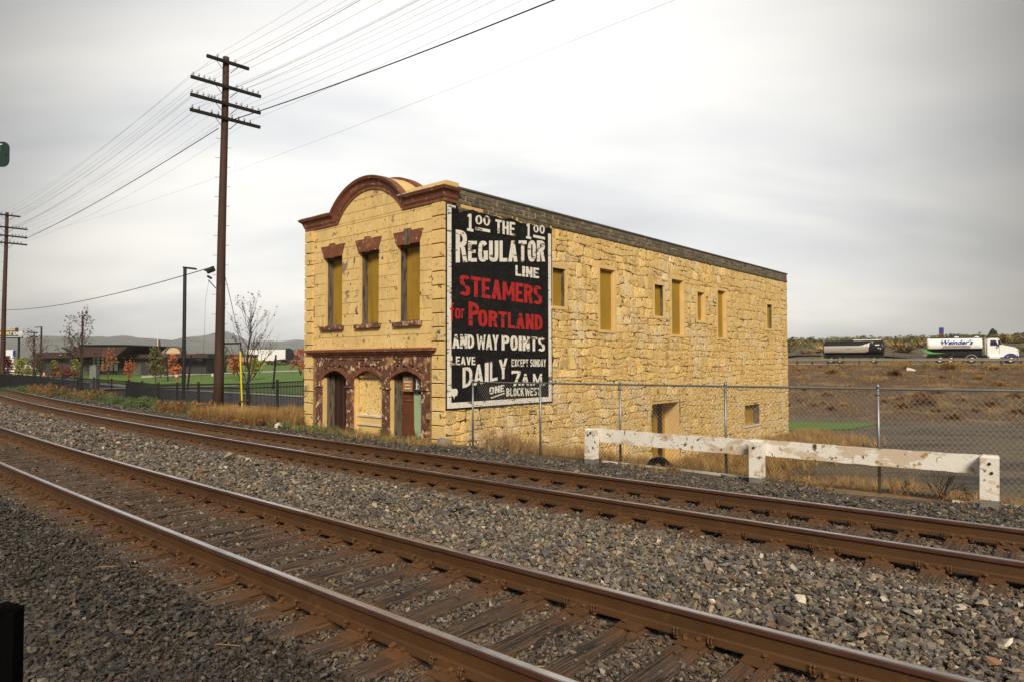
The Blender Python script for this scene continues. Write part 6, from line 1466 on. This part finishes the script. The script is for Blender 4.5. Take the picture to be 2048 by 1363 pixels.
def hitg(px,py):
    v=ray(px,py); t=12.0
    while t<400:
        P=EYE+v*t
        if P.z<G(P.x,P.y): return P
        t+=.25
    return EYE+v*80
def bushmesh(seed,m):
    r=random.Random(seed); mb=MB()
    for i in range(330):
        a=r.uniform(0,6.28); e=math.asin(r.uniform(.0,1)); L_=r.uniform(.65,1.05); d=Vector((math.cos(a)*math.cos(e),math.sin(a)*math.cos(e),math.sin(e)*.8)); w=Vector((r.gauss(0,1),r.gauss(0,1),r.gauss(0,1))).normalized()*.016; k=d*L_*.35+Vector((0,0,.03))
        mb.add([k-w,k+w,d*L_+w*1.6+Vector((r.gauss(0,.05),r.gauss(0,.05),0)),d*L_-w],[(0,1,2,3)])
    return mb.mesh('dry_bush',[m])
BM={k:[bushmesh(i+50*j,k) for i in range(2)] for j,k in enumerate(('grassdry','grassbrown'))}
bl_=[(1665,745,32,'grassdry','large straw bush just below the black trailer rear wheels'),(1789,749,34,'grassbrown','broad rust brown bush below the front of the black trailer'),(1882,755,25,'grassdry','pale round straw bush below the rear of the white tank truck'),(1808,736,26,'grassdry','golden bush touching the guardrail between trailer and truck'),(1899,738,42,'grassdry','wide golden bush under the guardrail behind the white truck'),(1957,757,28,'grassdry','straw bush below the cab of the white truck'),(1988,738,34,'grassdry','golden bush under the guardrail below the truck cab'),(1640,735,22,'grassbrown','russet bush at the guardrail left of the trailer wheels'),(1595,741,18,'grassbrown','dark russet bush nearest the building edge')]
sm_=[(1654,790,26,1),(1645,806,22,0),(1628,811,24,1),(1687,810,24,0),(1662,818,28,1),(1765,803,26,1),(1803,800,30,1),(1807,814,40,1),(1874,785,30,1),(1849,808,60,1),(1842,794,40,1),(1907,836,36,1),(1982,811,40,1),(2030,794,34,1),(1750,790,20,0),(1925,800,30,0),(1950,822,26,1),(1720,775,20,1),(2000,770,30,0),(1600,800,22,0),(1610,780,18,1),(1875,822,34,0),(2040,826,40,1)]
rb_=random.Random(77)
def bush(px,py,w,m,label,group=None):
    P=hitg(px,py); k=w/F_PX*P.y/2; o=single('dry_bush',BM[m][rb_.randrange(2)],None,label,'bush',loc=(P.x,P.y,P.z-.05),rz=rb_.uniform(0,6),group=group); o.scale=(k*1.1,k,k*rb_.uniform(.8,1.0)); return o
for px,py,w,m,l in bl_: bush(px,py,w,m,l,'dry bushes on the embankment')
for px,py,w,b in sm_: bush(px,py,w,'grassbrown' if b else 'grassdry',f"{'russet' if b else 'straw coloured'} low bush on the slope, {'near the wall edge' if px<1740 else 'right of the tallest fence post' if px<1880 else 'behind the chain-link at right'}",'small bushes on the slope')
BR_=[leafy('brush_a','leafolive',70,21),leafy('brush_b','leafyellow',60,22),tuft('brush_c','grassdry',60,23,1.2,.05),leafy('brush_d','leafdark',70,24)]
for b_ in BR_:
    for v_ in b_.data.vertices: v_.co.x*=1.6; v_.co.y*=1.6; v_.co.z*=.8
place('scrub_brush',BR_,'olive and golden brush covering the far slope beyond the highway','brush',[(lambda rg:hwp(rg.uniform(-140,260),rg.uniform(150,440)),5200,1.0,3.0)],8)
P=hitg(1822,742); single('litter',MB().prism([(-.5,0,0),(.5,-.1,0),(.6,.4,.1),(-.3,.3,.3)],(0,0,.12)),['paleboard'],'white scrap of litter on the bank between trailer and truck','litter',loc=(P.x,P.y,P.z+.05))
for i,(px,py) in enumerate(((1722,868),(1876,886))): pass
# scraps among the near ballast
rt2=random.Random(31)
for i,(px,py,lb) in enumerate(((430,1310,'pale dry twig on the gravel at the bottom left'),(1050,1345,'small dry twig on the gravel at the bottom centre'),(190,1150,'thin straw stem on the gravel before the nearest rail'))):
    P=gpix(px,py,-.27); P.z=G(P.x,P.y)+.045; a=rt2.uniform(-.4,.4); mb=MB(); mb.tube([(0,0,0),(.09*math.cos(a),.09*math.sin(a),.012),(.2*math.cos(a+.2),.2*math.sin(a+.2),.004)],.003,5); single('twig',mb,['grassdry'],lb,'twig',loc=P)
# bare shrub under the right beam
P=gpix(1884,1000,-.5); T=thing('bare_shrub','leafless thorny twig bush under the right hand white beam','shrub',(P.x,P.y,G(P.x,P.y))); mb=MB(); tp_=[]; rr_=random.Random(9)
for k in range(7):
    a=rr_.uniform(0,6.28); branch(mb,Vector((0,0,-.03)),Vector((math.cos(a)*.6,math.sin(a)*.6,.8)).normalized(),.38,.009,2,rr_,.6,tp_)
part('stems',mb,T,mats=['bark'])
# ================================================================== HAZE
hz=MB().box((-5900,-5900,-5.5),(5900,5900,230)); HZ=part('haze',hz,None,'thin pale air haze over the whole scene',kind='stuff'); HZ['category']='haze'
hm=bpy.data.materials.new('haze'); hm.use_nodes=True; hn=hm.node_tree.nodes; hn.clear(); ho=hn.new('ShaderNodeOutputMaterial'); pv_=hn.new('ShaderNodeVolumePrincipled'); hm.node_tree.links.new(pv_.outputs[0],ho.inputs['Volume'])
pv_.inputs['Color'].default_value=(.93,.96,1,1); pv_.inputs['Density'].default_value=.00016; HZ.data.materials.clear(); HZ.data.materials.append(hm)
